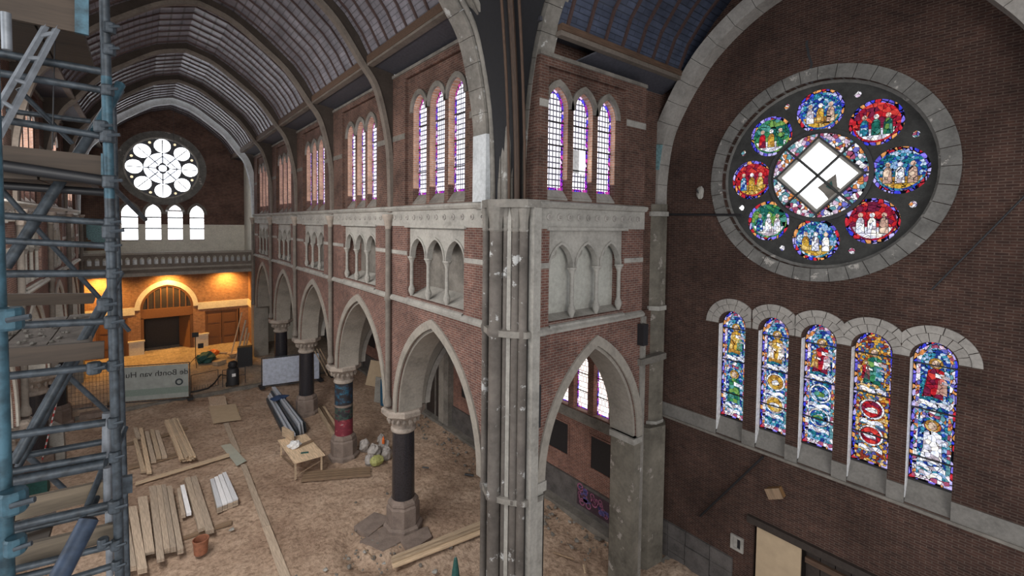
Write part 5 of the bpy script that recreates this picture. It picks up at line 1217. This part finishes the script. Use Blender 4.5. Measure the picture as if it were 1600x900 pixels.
# transoms running back to the rear frame, braces
tb_('brace', (8, 418), (187, 140), 4.05, 4.4, .034); tb_('brace', (20, 724), (188, 425), 4.05, 4.4, .030); tb_('brace', (28, 730), (182, 450), 4.12, 4.5, .022)
tb_('brace', (128, 812), (190, 660), 4.0, 4.5, .022); tb_('brace', (142, 800), (196, 668), 4.1, 4.7, .022)
tb_('brace', (-5, 288), (202, 517), 4.4, 4.8, .018); tb_('brace', (172, 288), (227, 343), 4.6, 5.2, .022); tb_('brace', (28, 138), (113, 224), 5.2, 5.4, .020); tb_('brace', (90, 572), (172, 648), 5, 5.2, .022); tb_('brace', (30, 700), (102, 766), 5, 5.2, .024)
tb_('brace', (188, 132), (150, 205), 4.2, 4.0, .034, 'steel_blue')
tb_('short_tube', (167, 645), (166, 714), 4.1, None, .028, 'alu'); tb_('short_tube', (168, 730), (168, 788), 4.1, None, .026, 'alu'); tb_('short_tube', (170, 800), (172, 900), 4.15, None, .024, 'alu')
tb_('tie_wire', (86, 45), (82, 232), 4.2, None, .004, 'black'); tb_('upright_stub', (9, 20), (11, 78), 3, None, .02, 'alu')
put('raking_tube', MB().tube(S(139, 812, 2.0), S(78, 930, 1.9), .027, 18, caps=False), M['steel_navy'], sf, smooth=True); put('tube_mouth', MB().tube(S(139, 812, 2.0), S(137, 816, 2.0), .024, 16), M['black'], sf)
for x, y, s in ((171, 44, 1), (171, 78, 1), (168, 141, 1), (168, 213, 1.2), (172, 284, 1.2), (173, 348, 1), (173, 362, 1.3), (174, 385, 1), (176, 427, 1), (175, 503, 1.2), (164, 476, 1.2), (177, 571, 1), (178, 660, 1), (180, 713, 1), (181, 790, 1.2), (182, 850, 1), (161, 848, .9), (147, 575, 1.1), (183, 882, .9), (158, 198, 1.1)): coupler(x, y, 3.93, s)
coupler(14, 498, 2.36, 1.15, 'steel_blue'); coupler(20, 783, 2.36, 1.2, 'steel_blue'); coupler(24, 852, 2.36, .9, 'steel_blue')
# toe boards
def toe(pts, Y, th, mt, name='toe_board', label=None):
    P = [S(x, y, Y) for x, y in pts]; c = sum(P, Vector())/4; Q = [p-c for p in P]
    o = put(name, MB().prism([(q.x, q.z) for q in Q], -th/2, th/2), M[mt], sf, T(*c) @ Matrix.Rotation(PI/2, 4, 'X'))
    if label: o['label'] = label
toe([(-12, 225), (158, 244), (158, 274), (-12, 258)], 4.06, .035, 'toe'); toe([(158, 240), (164, 241), (164, 276), (158, 275)], 4.05, .04, 'steel_blue')
toe([(10, 459), (152, 458), (146, 474), (12, 478)], 5.4, .035, 'toe'); toe([(11, 544), (163, 533), (163, 559), (12, 573)], 4.05, .035, 'toe'); toe([(28, 780), (190, 745), (190, 771), (24, 812)], 4.2, .035, 'toe_light', label='paler sawn toe board')
toe([(26, 853), (178, 817), (178, 842), (22, 885)], 4.1, .035, 'toe_light'); toe([(190, 745), (207, 742), (207, 768), (190, 771)], 4.19, .04, 'steel', label='steel shod end of the toe board'); toe([(-12, -30), (139, -10), (139, 56), (-12, 24)], 3.9, .035, 'toe', 'edge_board'); toe([(117, -20), (139, -10), (139, 56), (117, 51)], 3.87, .03, 'steel_blue', 'edge_board')
# decks: boards run away from the camera
def deck(z, y0, y1, xs, n, mt, seed):
    r2 = random.Random(seed); w_ = (xs[1]-xs[0])/n
    for k in range(n): put('deck_board', MB().box(xs[0]+w_*k+.006, xs[0]+w_*(k+1)-.006, y0-r2.uniform(0, .02), y1+r2.uniform(0, .03), z-.04, z+r2.uniform(-.006, .006)), M[mt], sf)
zA = S(90, 552, 4.05).z+.03; deck(zA, 4.08, 5.4, (-3.1, -.28), 13, 'deck', 1)
deck(S(150, 283, 4.1).z+.03, 4.1, 5.4, (-3.1, -.28), 13, 'toe', 2); zB = S(120, 52, 4.1).z; deck(zB, 4.0, 4.95, (-3.1, -.26), 13, 'toe', 3)
zC = S(90, 830, 4.1).z
deck(zC-.05, 4.1, 4.5, (-3.1, -.5), 10, 'toe', 4)
mb = MB(); r3 = random.Random(8)
for k in range(220):
    s = r3.uniform(.006, .022); mb.blob((r3.uniform(-2.6, -.4), r3.uniform(4.15, 5.3), zA+.008), s, s*1.3, s*.6, k, 5, 3, .3)
tag(put('debris', mb, M['stone_dark']), 'crumbs of mortar and dust on the middle scaffold deck', 'debris', None, 'stuff')
# ladder
ld = thing('ladder', 'aluminium ladder leaning up to the top scaffold deck', 'ladder')
a0, a1, b0, b1 = S(-14, 186, 3.8), S(73, 38, 3.9), S(-2, 214, 3.8), S(91, 40, 3.9)
put('stile', MB().tube(a0, a1, .017, 4), M['alu'], ld); put('stile', MB().tube(b0, b1, .017, 4), M['alu'], ld)
for t in (.08, .3, .53, .77): put('rung', MB().tube(a0.lerp(a1, t+.1), b0.lerp(b1, t+.16), .013, 8), M['alu'], ld)
#OBJECTS-END
